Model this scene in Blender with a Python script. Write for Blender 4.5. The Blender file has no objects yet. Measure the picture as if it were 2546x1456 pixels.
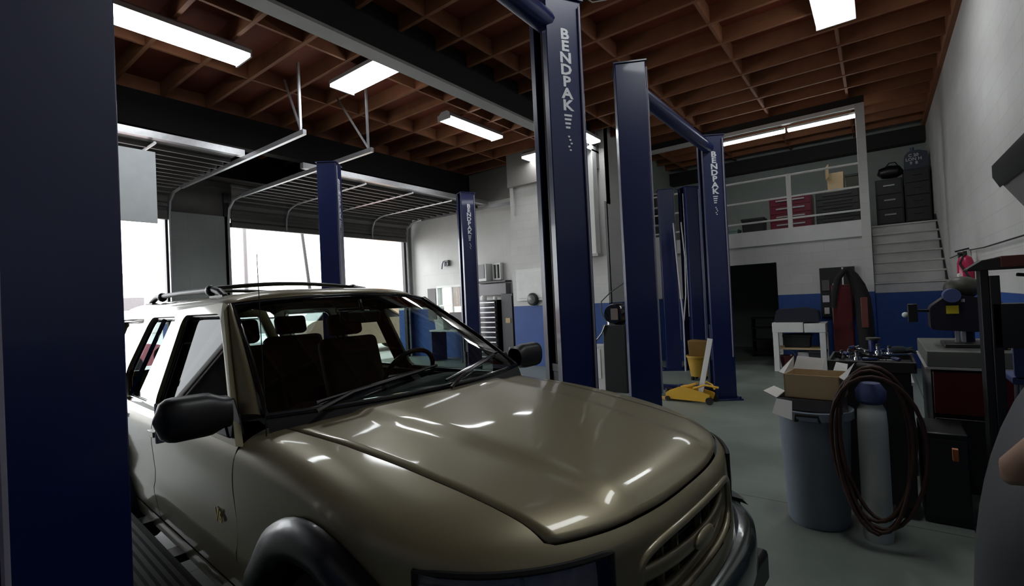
import bpy, bmesh, math, random
from mathutils import Vector, Matrix
from mathutils.geometry import tessellate_polygon
random.seed(7)
PI = math.pi
SC = bpy.context.scene
COL = SC.collection

# ------------------------------------------------------------------ camera, world, exposure
cam_d = bpy.data.cameras.new('camera')
cam = bpy.data.objects.new('camera', cam_d); COL.objects.link(cam)
cam_d.sensor_fit = 'HORIZONTAL'; cam_d.sensor_width = 36.0
cam_d.lens = 36.0 * 1205.0 / 2546.0
cam_d.clip_start = 0.02; cam_d.clip_end = 300
def cam_axes(yaw, pitch, roll):
    F = Vector((-math.sin(yaw)*math.cos(pitch), math.cos(yaw)*math.cos(pitch), -math.sin(pitch)))
    Rt = Vector((math.cos(yaw), math.sin(yaw), 0)); U = Rt.cross(F)
    c, s = math.cos(roll), math.sin(roll)
    return F, c*Rt + s*U, -s*Rt + c*U
cF, cR, cU = cam_axes(math.radians(37.1), math.radians(-.85), math.radians(-2.7))
m = Matrix((cR, cU, -cF)).transposed().to_4x4(); m.translation = Vector((0, 0, 1.55))
cam.matrix_world = m
SC.camera = cam

world = bpy.data.worlds.new('world'); SC.world = world; world.use_nodes = True
wn = world.node_tree.nodes; wl = world.node_tree.links
bg = wn['Background']; bg.inputs['Color'].default_value = (0.93, 0.97, 1.0, 1); bg.inputs['Strength'].default_value = 3.4
SC.view_settings.view_transform = 'Standard'; SC.view_settings.look = 'None'
SC.view_settings.gamma = 1.0; SC.view_settings.use_curve_mapping = False
SC.view_settings.exposure = 1.0
LAMP_POWER = 9.0
SC.cycles.max_bounces = 8; SC.cycles.transparent_max_bounces = 16
SC.cycles.caustics_reflective = False; SC.cycles.caustics_refractive = False
SC.cycles.sample_clamp_indirect = 6.0

# ------------------------------------------------------------------ materials
def lin(c):
    c = c/255.0
    return c/12.92 if c <= 0.04045 else ((c+0.055)/1.055)**2.4
def rgb(r, g, b): return (lin(r), lin(g), lin(b), 1)
MATS = {}
def mat(name, col, rough=.5, metal=0.0, coat=0.0, noise=.12, scale=6.0, bump=0.0, emit=None, est=0.0):
    if name in MATS: return MATS[name]
    mt = bpy.data.materials.new(name); mt.use_nodes = True
    nt = mt.node_tree; n = nt.nodes; l = nt.links; b = n['Principled BSDF']
    b.inputs['Roughness'].default_value = rough; b.inputs['Metallic'].default_value = metal
    b.inputs['Coat Weight'].default_value = coat; b.inputs['Coat Roughness'].default_value = .06
    c = rgb(*col) if max(col) > 1 else (*col, 1)
    tc = n.new('ShaderNodeTexCoord'); nz = n.new('ShaderNodeTexNoise')
    nz.inputs['Scale'].default_value = scale; nz.inputs['Detail'].default_value = 4
    l.new(tc.outputs['Object'], nz.inputs['Vector'])
    if noise > 0:
        mx = n.new('ShaderNodeMix'); mx.data_type = 'RGBA'
        mx.inputs[6].default_value = (c[0]*(1-noise), c[1]*(1-noise), c[2]*(1-noise), 1)
        mx.inputs[7].default_value = (min(1, c[0]*(1+noise)), min(1, c[1]*(1+noise)), min(1, c[2]*(1+noise)), 1)
        l.new(nz.outputs['Fac'], mx.inputs[0]); l.new(mx.outputs[2], b.inputs['Base Color'])
    else: b.inputs['Base Color'].default_value = c
    if bump > 0:
        bp = n.new('ShaderNodeBump'); bp.inputs['Strength'].default_value = bump; bp.inputs['Distance'].default_value = .01
        l.new(nz.outputs['Fac'], bp.inputs['Height']); l.new(bp.outputs['Normal'], b.inputs['Normal'])
    if emit:
        b.inputs['Emission Color'].default_value = (*emit, 1); b.inputs['Emission Strength'].default_value = est
    MATS[name] = mt
    return mt
def glass(name, tint, rough=.02, f=1.5, gl=.9):
    mt = bpy.data.materials.new(name); mt.use_nodes = True
    nt = mt.node_tree; n = nt.nodes; l = nt.links
    n.remove(n['Principled BSDF']); out = n['Material Output']
    tr = n.new('ShaderNodeBsdfTransparent'); tr.inputs['Color'].default_value = (*tint, 1)
    g = n.new('ShaderNodeBsdfGlossy'); g.inputs['Roughness'].default_value = rough; g.inputs['Color'].default_value = (gl, gl, gl, 1)
    lw = n.new('ShaderNodeLayerWeight'); lw.inputs['Blend'].default_value = .5
    pw = n.new('ShaderNodeMath'); pw.operation = 'POWER'; pw.inputs[1].default_value = 4.0; l.new(lw.outputs['Facing'], pw.inputs[0])
    fr = n.new('ShaderNodeMapRange'); fr.inputs[3].default_value = ((f-1)/(f+1))**2*1.6; fr.inputs[4].default_value = .9; l.new(pw.outputs[0], fr.inputs[0])
    mx = n.new('ShaderNodeMixShader')
    l.new(fr.outputs[0], mx.inputs[0]); l.new(tr.outputs[0], mx.inputs[1]); l.new(g.outputs[0], mx.inputs[2])
    l.new(mx.outputs[0], out.inputs['Surface']); MATS[name] = mt
    return mt
def wall_mat(name, white, blue, zcut, rows=.2, cols=.4, axis='X', bump=.25):
    # painted block wall: white above a paint line at height zcut, blue below
    mt = bpy.data.materials.new(name); mt.use_nodes = True
    nt = mt.node_tree; n = nt.nodes; l = nt.links; b = n['Principled BSDF']; b.inputs['Roughness'].default_value = .55
    geo = n.new('ShaderNodeNewGeometry'); sp = n.new('ShaderNodeSeparateXYZ'); l.new(geo.outputs['Position'], sp.inputs[0])
    cb = n.new('ShaderNodeCombineXYZ')
    l.new(sp.outputs[0 if axis == 'X' else 1], cb.inputs[0]); l.new(sp.outputs[2], cb.inputs[1])
    br = n.new('ShaderNodeTexBrick'); l.new(cb.outputs[0], br.inputs['Vector'])
    br.inputs['Scale'].default_value = 1; br.inputs['Brick Width'].default_value = cols; br.inputs['Row Height'].default_value = rows
    br.inputs['Mortar Size'].default_value = .004; br.inputs['Mortar Smooth'].default_value = .6
    br.inputs['Color1'].default_value = (1, 1, 1, 1); br.inputs['Color2'].default_value = (.95, .95, .95, 1); br.inputs['Mortar'].default_value = (.80, .80, .80, 1)
    gt = n.new('ShaderNodeMath'); gt.operation = 'GREATER_THAN'; gt.inputs[1].default_value = zcut; l.new(sp.outputs[2], gt.inputs[0])
    mx = n.new('ShaderNodeMix'); mx.data_type = 'RGBA'; l.new(gt.outputs[0], mx.inputs[0])
    mx.inputs[6].default_value = rgb(*blue); mx.inputs[7].default_value = rgb(*white)
    nz = n.new('ShaderNodeTexNoise'); nz.inputs['Scale'].default_value = 1.3; nz.inputs['Detail'].default_value = 6; l.new(geo.outputs['Position'], nz.inputs['Vector'])
    rp = n.new('ShaderNodeMapRange'); rp.inputs[1].default_value = .3; rp.inputs[2].default_value = .7; rp.inputs[3].default_value = .86; rp.inputs[4].default_value = 1.0
    l.new(nz.outputs['Fac'], rp.inputs[0])
    m1 = n.new('ShaderNodeMix'); m1.data_type = 'RGBA'; m1.blend_type = 'MULTIPLY'; m1.inputs[0].default_value = 1
    l.new(mx.outputs[2], m1.inputs[6]); l.new(br.outputs['Color'], m1.inputs[7])
    m2 = n.new('ShaderNodeVectorMath'); m2.operation = 'SCALE'; l.new(m1.outputs[2], m2.inputs[0]); l.new(rp.outputs[0], m2.inputs['Scale'])
    l.new(m2.outputs[0], b.inputs['Base Color'])
    bp = n.new('ShaderNodeBump'); bp.inputs['Strength'].default_value = bump; bp.inputs['Distance'].default_value = .006
    l.new(br.outputs['Color'], bp.inputs['Height']); l.new(bp.outputs['Normal'], b.inputs['Normal'])
    MATS[name] = mt
    return mt

WHITE = (205, 204, 200); BLUE = (31, 72, 142)
M_wallX = wall_mat('painted_block_wall', WHITE, BLUE, 1.40, axis='X')
M_wallY = wall_mat('painted_block_wall_side', WHITE, BLUE, 1.40, axis='Y')
M_wallUp = wall_mat('painted_wall_plain', WHITE, BLUE, 1.40, rows=1.2, cols=1.2, axis='X', bump=.1)
M_wallGrey = wall_mat('raw_upper_wall', (120, 116, 110), (38, 84, 160), .1, rows=.2, cols=.4, axis='Y')
M_greenwall = mat('pale_green_grey_wall', (150, 158, 150), .6)
M_white = mat('white_paint', (214, 214, 210), .45)
M_stair = mat('worn_white_stair_paint', (196, 194, 192), .6, noise=.3, scale=3)
M_bluewall = mat('blue_wall_paint', BLUE, .5)
M_wood = mat('joist_wood', (136, 86, 56), .75, noise=.3, scale=5)
M_deck = mat('roof_deck_wood', (116, 48, 24), .8, noise=.3, scale=2.5)
M_dark = mat('dark_ceiling', (22, 18, 16), .9)
M_beam = mat('painted_beam', (34, 31, 29), .7)
M_flange = mat('grey_flange', (170, 168, 166), .5)
M_blue = mat('lift_blue_paint', (10, 25, 76), .34, coat=.2, noise=.15, scale=3)
M_bluedk = mat('lift_inner_steel', (14, 18, 38), .45)
M_letter = mat('lift_lettering', (236, 238, 246), .4, noise=.25, scale=60)
M_steel = mat('galvanised_steel', (176, 176, 178), .35, metal=.85, noise=.2, scale=20)
M_dsteel = mat('dark_steel', (60, 58, 58), .4, metal=.6)
M_doorp = mat('door_panel_back', (92, 88, 86), .5, metal=.2)
M_doorw = mat('door_panel_white', (206, 210, 212), .5)
M_black = mat('black_plastic', (18, 18, 20), .4)
M_blackg = mat('black_gloss', (12, 12, 14), .15, coat=.6)
M_rubber = mat('rubber', (22, 22, 22), .8)
M_lamp = mat('lamp_diffuser', (255, 255, 255), .5, noise=0, emit=(.93, .97, 1.0), est=LAMP_POWER)
M_paint = mat('champagne_metallic_paint', (143, 134, 105), .38, metal=.35, coat=.45, noise=.03, scale=3)
M_gap = mat('panel_gap', (12, 11, 10), .7, noise=0)
M_trimdk = mat('dark_grey_cladding', (24, 25, 30), .36, coat=.15)
M_bumper = mat('bumper_dark_chrome', (50, 60, 58), .2, metal=.2, coat=.6)
M_cloth = mat('seat_cloth', (62, 54, 46), .85, bump=.2, scale=40)
M_dash = mat('dashboard_vinyl', (36, 44, 38), .6)
M_chrome = mat('chrome', (215, 215, 215), .1, metal=1.0, noise=.02)
M_tint = glass('windshield_glass', (.46, .54, .50))
M_tintside = glass('side_glass', (.62, .68, .68))
M_shadeside = glass('shaded_side_glass', (.13, .14, .14), gl=.22)  # shade of the dark cabin put into this tint, reflection dimmed
M_clear = glass('clear_lens', (.75, .75, .78), .1, 1.6)
M_yellow = mat('yellow_paint', (226, 176, 58), .4, coat=.3)
M_yelldk = mat('mop_bucket_yellow', (176, 138, 44), .5)
M_card = mat('cardboard', (186, 162, 124), .85)
M_cardw = mat('white_card', (220, 218, 214), .8)
M_red = mat('dark_red_enamel', (78, 14, 18), .35, coat=.3)
M_red2 = mat('extinguisher_red', (176, 16, 72), .3, coat=.4)
M_bin = mat('grey_bin_plastic', (128, 138, 150), .55)
M_brown = mat('brown_hose_rubber', (66, 42, 32), .6)
M_greyhut = mat('grey_housing', (88, 88, 92), .55)
M_tan = mat('tan_rubber', (176, 140, 118), .6)
M_gcyl = mat('gas_bottle_grey', (206, 212, 206), .45)
M_olive = mat('olive_cast_iron', (54, 52, 40), .5)
M_denim = mat('faded_blue_plastic', (62, 74, 118), .6)
M_maroon = mat('maroon_enamel', (88, 14, 34), .35, coat=.3)
M_shelf = mat('near_black_steel', (26, 26, 28), .45)
M_beamred = mat('red_brown_steel', (98, 48, 40), .5)
M_leaf = mat('leaf_green', (96, 150, 60), .7, noise=.4, scale=8)
M_conc = mat('pale_concrete', (196, 192, 188), .8)
M_peach = mat('peach_stucco', (226, 184, 160), .8)
M_tankpaint = mat('tan_car_paint', (176, 150, 130), .3, metal=.3, coat=.5)
M_wcar = mat('silver_car_paint', (206, 214, 212), .3, metal=.2, coat=.6)
M_gold = mat('gold_badge', (190, 160, 90), .3, metal=.8)
M_screen = mat('grey_screen', (92, 88, 90), .3)
M_sticker = mat('yellow_sticker', (206, 184, 40), .5)
M_boxblk = mat('print_black', (20, 20, 22), .6)
M_print = mat('pale_print', (190, 190, 196), .6)

def floor_mat():
    mt = bpy.data.materials.new('epoxy_floor'); mt.use_nodes = True
    nt = mt.node_tree; n = nt.nodes; l = nt.links; b = n['Principled BSDF']
    geo = n.new('ShaderNodeNewGeometry'); sp = n.new('ShaderNodeSeparateXYZ'); l.new(geo.outputs['Position'], sp.inputs[0])
    nz = n.new('ShaderNodeTexNoise'); nz.inputs['Scale'].default_value = .9; nz.inputs['Detail'].default_value = 8; nz.inputs['Roughness'].default_value = .65
    l.new(geo.outputs['Position'], nz.inputs['Vector'])
    cr = n.new('ShaderNodeValToRGB'); cr.color_ramp.elements[0].position = .3; cr.color_ramp.elements[1].position = .72
    cr.color_ramp.elements[0].color = rgb(101, 109, 101); cr.color_ramp.elements[1].color = rgb(134, 142, 133)
    l.new(nz.outputs['Fac'], cr.inputs[0])
    def joint(o, period, off):
        a = n.new('ShaderNodeMath'); a.operation = 'ADD'; a.inputs[1].default_value = 100*period-off; l.new(o, a.inputs[0])
        md = n.new('ShaderNodeMath'); md.operation = 'MODULO'; md.inputs[1].default_value = period; l.new(a.outputs[0], md.inputs[0])
        g = n.new('ShaderNodeMath'); g.operation = 'LESS_THAN'; g.inputs[1].default_value = .007; l.new(md.outputs[0], g.inputs[0])
        return g
    j1 = joint(sp.outputs[1], 3.8, 3.95); j2 = joint(sp.outputs[0], 3.8, .4)
    mxm = n.new('ShaderNodeMath'); mxm.operation = 'MAXIMUM'; l.new(j1.outputs[0], mxm.inputs[0]); l.new(j2.outputs[0], mxm.inputs[1])
    mx = n.new('ShaderNodeMix'); mx.data_type = 'RGBA'; l.new(mxm.outputs[0], mx.inputs[0]); l.new(cr.outputs[0], mx.inputs[6]); mx.inputs[7].default_value = rgb(40, 42, 40)
    l.new(mx.outputs[2], b.inputs['Base Color'])
    rr = n.new('ShaderNodeMapRange'); rr.inputs[3].default_value = .32; rr.inputs[4].default_value = .55; l.new(nz.outputs['Fac'], rr.inputs[0]); l.new(rr.outputs[0], b.inputs['Roughness'])
    return mt
M_floor = floor_mat()

# ------------------------------------------------------------------ mesh builder
class MB:
    def __init__(self): self.v = []; self.f = []
    def add(self, vs, fs):
        o = len(self.v); self.v += [Vector(p) for p in vs]; self.f += [[i+o for i in f] for f in fs]; return self
    def box(self, x0, x1, y0, y1, z0, z1, M=None):
        vs = [Vector((x, y, z)) for z in (z0, z1) for y in (y0, y1) for x in (x0, x1)]
        if M: vs = [M @ p for p in vs]
        return self.add(vs, [(0, 2, 3, 1), (4, 5, 7, 6), (0, 1, 5, 4), (2, 6, 7, 3), (0, 4, 6, 2), (1, 3, 7, 5)])
    def bar(self, a, b, w, h, up=(0, 0, 1)):
        a = Vector(a); b = Vector(b); d = (b-a).normalized(); up = Vector(up)
        s = d.cross(up)
        if s.length < 1e-4: s = d.cross(Vector((1, 0, 0)))
        s.normalize(); u = s.cross(d)
        vs = [p + s*i*w/2 + u*j*h/2 for p in (a, b) for (i, j) in ((-1, -1), (1, -1), (1, 1), (-1, 1))]
        return self.add(vs, [(3, 2, 1, 0), (4, 5, 6, 7), (0, 1, 5, 4), (1, 2, 6, 5), (2, 3, 7, 6), (3, 0, 4, 7)])
    def grid(self, rows, closed=False, flip=False):
        nr = len(rows); nc = len(rows[0]); fs = []
        for i in range(nr-1):
            for j in range(nc if closed else nc-1):
                k = (j+1) % nc
                q = (i*nc+j, i*nc+k, (i+1)*nc+k, (i+1)*nc+j)
                fs.append(q[::-1] if flip else q)
        return self.add([p for r in rows for p in r], fs)
    def tube(self, pts, r, n=8, closed=False, cap=True, ry=None):
        pts = [Vector(p) for p in pts]; N = len(pts); rows = []
        up = Vector((0, 0, 1)); prev = None
        for i, p in enumerate(pts):
            a = pts[(i-1) % N] if (closed or i > 0) else p
            b = pts[(i+1) % N] if (closed or i < N-1) else p
            d = (b-a).normalized()
            if prev is None:
                s = d.cross(up)
                if s.length < .05: s = d.cross(Vector((1, 0, 0)))
            else:
                s = prev - d*prev.dot(d)
            s.normalize(); prev = s; u = s.cross(d)
            rr = r[i] if isinstance(r, (list, tuple)) else r
            rows.append([p + s*math.cos(2*PI*k/n)*rr + u*math.sin(2*PI*k/n)*(ry if ry else rr) for k in range(n)])
        if closed: rows.append(rows[0])
        o = len(self.v); self.grid(rows, closed=True)
        if cap and not closed:
            self.f.append([o+k for k in range(n)][::-1]); e = o+(N-1)*n; self.f.append([e+k for k in range(n)])
        return self
    def cyl(self, c, r, z0, z1, n=24, r2=None):
        return self.tube([(c[0], c[1], z0), (c[0], c[1], z1)], [r, r if r2 is None else r2], n)
    def lathe(self, prof, c=(0, 0, 0), n=32, axis='z'):
        c = Vector(c); rows = []
        for (r, h) in prof:
            row = []
            for k in range(n):
                a = 2*PI*k/n
                if axis == 'z': p = Vector((r*math.cos(a), r*math.sin(a), h))
                elif axis == 'y': p = Vector((r*math.cos(a), h, r*math.sin(a)))
                else: p = Vector((h, r*math.cos(a), r*math.sin(a)))
                row.append(c+p)
            rows.append(row)
        return self.grid(rows, closed=True)
    def prism(self, poly, a, b, axis='z', holes=()):
        # polygon given in the two remaining axes, extruded from a to b along axis
        def P(u, v, w):
            return {'z': (u, v, w), 'y': (u, w, v), 'x': (w, u, v)}[axis]
        loops = [list(poly)] + [list(h) for h in holes]
        tris = tessellate_polygon([[Vector((p[0], p[1], 0)) for p in L] for L in loops])
        flat = [p for L in loops for p in L]; n = len(flat)
        vs = [P(p[0], p[1], a) for p in flat] + [P(p[0], p[1], b) for p in flat]
        fs = [tuple(t)[::-1] for t in tris] + [tuple(i+n for i in t) for t in tris]
        o = 0
        for L in loops:
            k = len(L)
            for i in range(k):
                j = (i+1) % k; fs.append((o+i, o+j, o+j+n, o+i+n))
            o += k
        return self.add(vs, fs)
    def sphere(self, c, r, n=16, sc=(1, 1, 1)):
        c = Vector(c); rows = []
        for i in range(n//2+1):
            t = PI*i/(n//2)
            rows.append([c+Vector((math.sin(t)*math.cos(2*PI*k/n)*r*sc[0], math.sin(t)*math.sin(2*PI*k/n)*r*sc[1], math.cos(t)*r*sc[2])) for k in range(n)])
        return self.grid(rows, closed=True)
    def obj(self, name, m, parent=None, bevel=0, smooth=35, loc=None, solid=0, recalc=True, seg=2):
        me = bpy.data.meshes.new(name)
        me.from_pydata([tuple(p) for p in self.v], [], self.f)
        bm = bmesh.new(); bm.from_mesh(me); bmesh.ops.remove_doubles(bm, verts=bm.verts, dist=1e-5)
        if recalc: bmesh.ops.recalc_face_normals(bm, faces=bm.faces)
        bm.to_mesh(me); bm.free()
        me.materials.append(m)
        if smooth:
            me.shade_smooth(); me.set_sharp_from_angle(angle=math.radians(smooth))
        o = bpy.data.objects.new(name, me); COL.objects.link(o)
        if parent is not None: o.parent = parent
        if loc is not None: o.location = loc
        if solid:
            s = o.modifiers.new('solid', 'SOLIDIFY'); s.thickness = solid; s.offset = -1
        if bevel:
            b = o.modifiers.new('bevel', 'BEVEL'); b.width = bevel; b.segments = seg; b.limit_method = 'ANGLE'; b.angle_limit = math.radians(40)
        return o
def thing(name, label, cat, loc=(0, 0, 0), rz=0, group=None):
    o = bpy.data.objects.new(name, None); COL.objects.link(o); o.empty_display_size = .1
    o.location = loc; o.rotation_euler = (0, 0, rz); o['label'] = label; o['category'] = cat
    if group: o['group'] = group
    return o
def tag(o, label, cat, group=None, kind=None):
    o['label'] = label; o['category'] = cat
    if group: o['group'] = group
    if kind: o['kind'] = kind
    return o
def struct(o, label=None):
    o['kind'] = 'structure'
    if label: o['label'] = label
    return o
def dup(root, loc, rz=0, label=None, group=None):
    r = root.copy(); COL.objects.link(r); r.location = loc; r.rotation_euler = (0, 0, rz)
    if label: r['label'] = label
    if group: r['group'] = group
    for ch in list(root.children):
        c = ch.copy(); COL.objects.link(c); c.parent = r
        for g in list(ch.children):
            d = g.copy(); COL.objects.link(d); d.parent = c
    return r
def text(name, body, size, m, parent, loc, rot, extrude=.002, align='CENTER', spacing=1.0, sx=1.0):
    cu = bpy.data.curves.new(name, 'FONT'); cu.body = body; cu.size = size; cu.align_x = align; cu.align_y = 'TOP'
    cu.extrude = extrude; cu.space_line = spacing; cu.resolution_u = 2; cu.offset = size*.035
    t = bpy.data.objects.new(name, cu); COL.objects.link(t)
    dg = bpy.context.evaluated_depsgraph_get()
    me = bpy.data.meshes.new_from_object(t.evaluated_get(dg)); bpy.data.objects.remove(t)
    me.materials.clear(); me.materials.append(m)
    o = bpy.data.objects.new(name, me); COL.objects.link(o); o.location = loc; o.rotation_euler = rot; o.scale = (sx, 1, 1)
    if parent is not None: o.parent = parent
    return o
def lerp(a, b, t): return a+(b-a)*t
def interp(x, xs, ys):
    if x <= xs[0]: return ys[0]
    for i in range(len(xs)-1):
        if x <= xs[i+1]:
            return lerp(ys[i], ys[i+1], (x-xs[i])/(xs[i+1]-xs[i]))
    return ys[-1]
def sm(t):
    t = max(0, min(1, t)); return t*t*(3-2*t)
def rounded(poly, r, n=4):
    out = []; N = len(poly)
    for i in range(N):
        p = Vector(poly[i]); a = Vector(poly[i-1]); b = Vector(poly[(i+1) % N])
        u = (a-p); v = (b-p); rr = min(r, u.length*.45, v.length*.45); u.normalize(); v.normalize()
        A = p+u*rr; B = p+v*rr
        for k in range(n+1):
            t = k/n; out.append(tuple((1-t)**2*A + 2*t*(1-t)*p + t*t*B))
    return out

# ------------------------------------------------------------------ the building shell
XL, XR, YB, ZC = -11.5, .97, 14.2, 5.22
def wall(name, axis, pos, th, u0, u1, z0, z1, holes, m):
    b = MB(); us = sorted(set([u0, u1]+[h[0] for h in holes]+[h[1] for h in holes])); 
    for i in range(len(us)-1):
        a, c = us[i], us[i+1]; segs = [(z0, z1)]
        for h in holes:
            if h[0] <= a and h[1] >= c:
                ns = []
                for (s, e) in segs:
                    if h[2] > s: ns.append((s, min(e, h[2])))
                    if h[3] < e: ns.append((max(s, h[3]), e))
                segs = ns
        for (s, e) in segs:
            if axis == 'y': b.box(a, c, pos, pos+th, s, e)
            else: b.box(pos, pos+th, a, c, s, e)
    return struct(b.obj(name, m, smooth=0))
b = MB(); b.box(XL-.2, 1.4, -4.2, 17, -.12, 0); struct(b.obj('floor', M_floor, smooth=0))
wall('wall_right', 'x', XR, .25, -4, 17, 0, ZC+.3, [], M_wallY)
wall('wall_left', 'x', XL-.25, .25, -4, 10.0, 0, ZC+.3, [(-.9, 3.6, 0, 3.95), (4.8, 9.75, 0, 3.95)], M_wallY)  # unseen end of the first door opening narrowed to cut daylight on the car
wall('wall_back_bay', 'y', 10.0, .2, XL-.25, -6.9, 0, ZC+.3, [(-10.25, -9.15, .95, 2.02)], M_wallUp)
wall('wall_near', 'y', -4.2, .2, XL-.25, 1.4, 0, ZC+.3, [], M_wallX)
# office block that projects between the bays
b = MB(); b.box(-7.0, -4.5, 9.3, 9.45, 0, 3.54); b.box(-7.0, -4.5, 9.42, 9.6, 3.5, ZC+.02)
b.box(-7.0, -6.9, 9.35, 10.1, 0, ZC+.02); b.box(-4.65, -4.5, 9.4, 11.05, 0, ZC+.02)
struct(b.obj('wall_office', M_wallX, smooth=0))
b = MB(); b.box(XL, -6.9, 9.93, 10.0, 4.2, ZC); b.box(-7.0, -4.62, 9.27, 9.42, 4.25, ZC)
struct(b.obj('trim_1', mat('grey_upper_wall', (128, 124, 120), .7), smooth=0))  # upper wall strips, greyer than the wall below
b = MB(); b.box(-6.85, -5.95, 9.24, 9.3, 1.52, 2.26); b.box(-6.78, -6.02, 9.225, 9.25, 1.58, 2.2)
struct(b.obj('trim_2', M_white, bevel=.004))
# mezzanine wall, floor and back wall
b = MB()
wall('wall_mezzanine', 'y', 11.0, .15, -4.5, -.2, 0, 2.72, [(-2.62, -1.62, 0, 2.06)], M_wallX)
b.box(-4.5, -.12, 10.96, 14.2, 2.60, 2.72); b.box(-4.5, -.12, 10.93, 11.0, 2.42, 2.72)
b.box(-.2, XR, 12.55, 14.2, 2.60, 2.72)
struct(b.obj('trim_3', M_white, smooth=0))
wall('wall_back', 'y', YB, .2, -4.65, 1.2, 0, ZC+.3, [], M_greenwall)
wall('wall_mezzanine_side', 'x', -4.8, .15, 9.6, 14.2, 0, ZC+.3, [], M_greenwall)
wall('wall_stair_side', 'x', -.2, .12, 11.0, 14.2, 0, 2.65, [], M_wallY)
# full height post at the stair edge, white above the blue paint line
b = MB(); b.box(-.2, -.06, 10.88, 11.0, 0, 4.82); struct(b.obj('trim_4', M_wallX, bevel=.005))
b = MB(); b.box(-4.5, -.06, 10.9, 11.0, 4.76, 4.84); struct(b.obj('trim_5', M_white, bevel=.004))
# dark soffit above the mezzanine and a header board
b = MB(); b.box(-4.65, -.06, 11.0, 11.1, 4.84, 5.0); b.box(-4.65, XR, 13.9, 14.2, 4.62, 4.95)
struct(b.obj('trim_6', M_beam, smooth=0))

# ceiling with joists and blocking
b = MB(); b.box(XL-.3, 1.3, -4.3, 14.5, ZC, ZC+.08)
ceil = struct(b.obj('ceiling', M_deck, smooth=0))
for k in range(-16, 13):
    y = 6.62+.635*k
    b = MB(); b.box(XL, -4.86, y-.025, y+.025, 5.0, ZC); b.box(-4.66, XR, y-.025, y+.025, 5.0, ZC)
    b.obj('joist', M_wood, ceil, smooth=0)
for x in (-10.4, -8.85, -7.3, -5.8, -4.2, -2.9, -1.6, -.3):
    b = MB(); b.box(x-.02, x+.02, -3.9, 14.1, 5.01, ZC); b.obj('blocking_row', M_wood, ceil, smooth=0)
b = MB(); b.box(-4.82, -4.70, -4, 14.1, 4.66, ZC+.02)
bm_ = struct(b.obj('trim_7', M_beam, smooth=0))
b = MB(); b.box(-4.84, -4.62, -4, 10.9, 4.58, 4.62); b.obj('flange', M_flange, bm_, smooth=0)
b = MB(); b.box(XR-.06, XR, -4, 14.1, 4.93, ZC); struct(b.obj('trim_11', M_wood, smooth=0))
# dark header above the bay doors
b = MB(); b.box(XL, XL+.5, -4, 10, 4.45, ZC); b.box(-9.0, -8.8, -4, 9.93, 4.45, 5.0)
struct(b.obj('trim_8', M_dark, smooth=0))
# pillar cladding between the doors
b = MB(); b.box(XL, XL+.12, 3.62, 4.78, 0, 3.68); struct(b.obj('trim_9', wall_mat('pillar_tiles', (150, 153, 152), (150, 153, 152), 0, .62, .5, 'Y', .4), smooth=0))
b = MB(); b.box(XL, XL+.05, 3.55, 4.9, 3.68, 4.6); struct(b.obj('trim_10', mat('pillar_raw', (96, 92, 90), .7), smooth=0))

# ------------------------------------------------------------------ bay doors
def bay_door(name, y0, y1, zbot, label, white=False):
    root = bpy.data.objects.new(name, None); COL.objects.link(root); root.location = (XL, (y0+y1)/2, 0); struct(root, label)
    w = (y1-y0)/2; p = MB()
    mt = M_doorp
    # curved then horizontal path of the sections, in (x, z) relative to the wall
    path = [(.22, zbot), (.22, 3.62), (.24, 3.78), (.34, 3.95), (.5, 4.02), (.75, 4.06)]
    d = .75
    while d < 3.3: d += .26; path.append((d, 4.06))
    for i in range(len(path)-1):
        (xa, za), (xb, zb) = path[i], path[i+1]
        p.bar((xa, -w, (za)), (xa, w, za), .045, .07)
    rows = [[(x-.03 if z < 3.9 else x, y, z+(.03 if z > 3.9 else 0)) for y in (-w, w)] for x, z in path]
    p.grid(rows)
    p.obj('door_section', mt, root, smooth=30)
    fl = MB(); fl.box(.16, .25, -w, w, zbot-.06, zbot+.05); fl.obj('bottom_rail', M_doorp, root, bevel=.004)
    # vertical stiles that follow the curve
    for k in range(1, 4):
        y = -w+2*w*k/4; s = MB(); s.tube([(x+.03, y, z-.03) for x, z in path], .022, 6); s.obj('stile', M_steel, root)
    for sgn in (-1, 1):
        y = sgn*(w+.04)
        s = MB(); s.tube([(.2, y, .02), (.2, y, 3.55), (.27, y, 3.85), (.5, y, 4.0), (.9, y, 4.03)], .028, 6); s.bar((.9, y, 4.03), (5.3, y, 4.0), .05, .07)
        tr = s.obj('track', M_steel, root)
        h = MB(); h.bar((5.2, y, 4.0), (5.2, y, 5.0), .03, .03); h.bar((5.22, y, 4.02), (4.6, y+sgn*.12, 4.98), .025, .025)
        h.obj('hanger', M_steel, tr)
        c = MB(); c.box(.02, .12, y-.05, y+.05, 0, 4.2); c.obj('jamb', M_dsteel, root)
    s = MB(); s.bar((.25, -w, 4.35), (.25, w, 4.35), .03, .03); s.tube([(.25, -.8, 4.35), (.25, .9, 4.35)], .05, 10); s.obj('torsion_spring', M_steel, root)
    s = MB(); s.bar((3.35, -w-.1, 4.14), (3.35, w+.1, 4.14), .10, .10); s.obj('end_rail', M_steel, root)
    return root
d2 = bay_door('door_2', 4.8, 9.75, 3.50, 'raised sectional bay door beside the back corner')
d1 = bay_door('door_1', -.9, 3.6, 3.55, 'raised sectional bay door beside the left blue post')
b = MB(); b.box(3.46, 3.50, -.9, 1.09, 2.86, 3.86)
b.obj('white_panel', M_doorw, d1, bevel=.004)['label'] = 'flat white panel hanging in the door opening'

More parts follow.
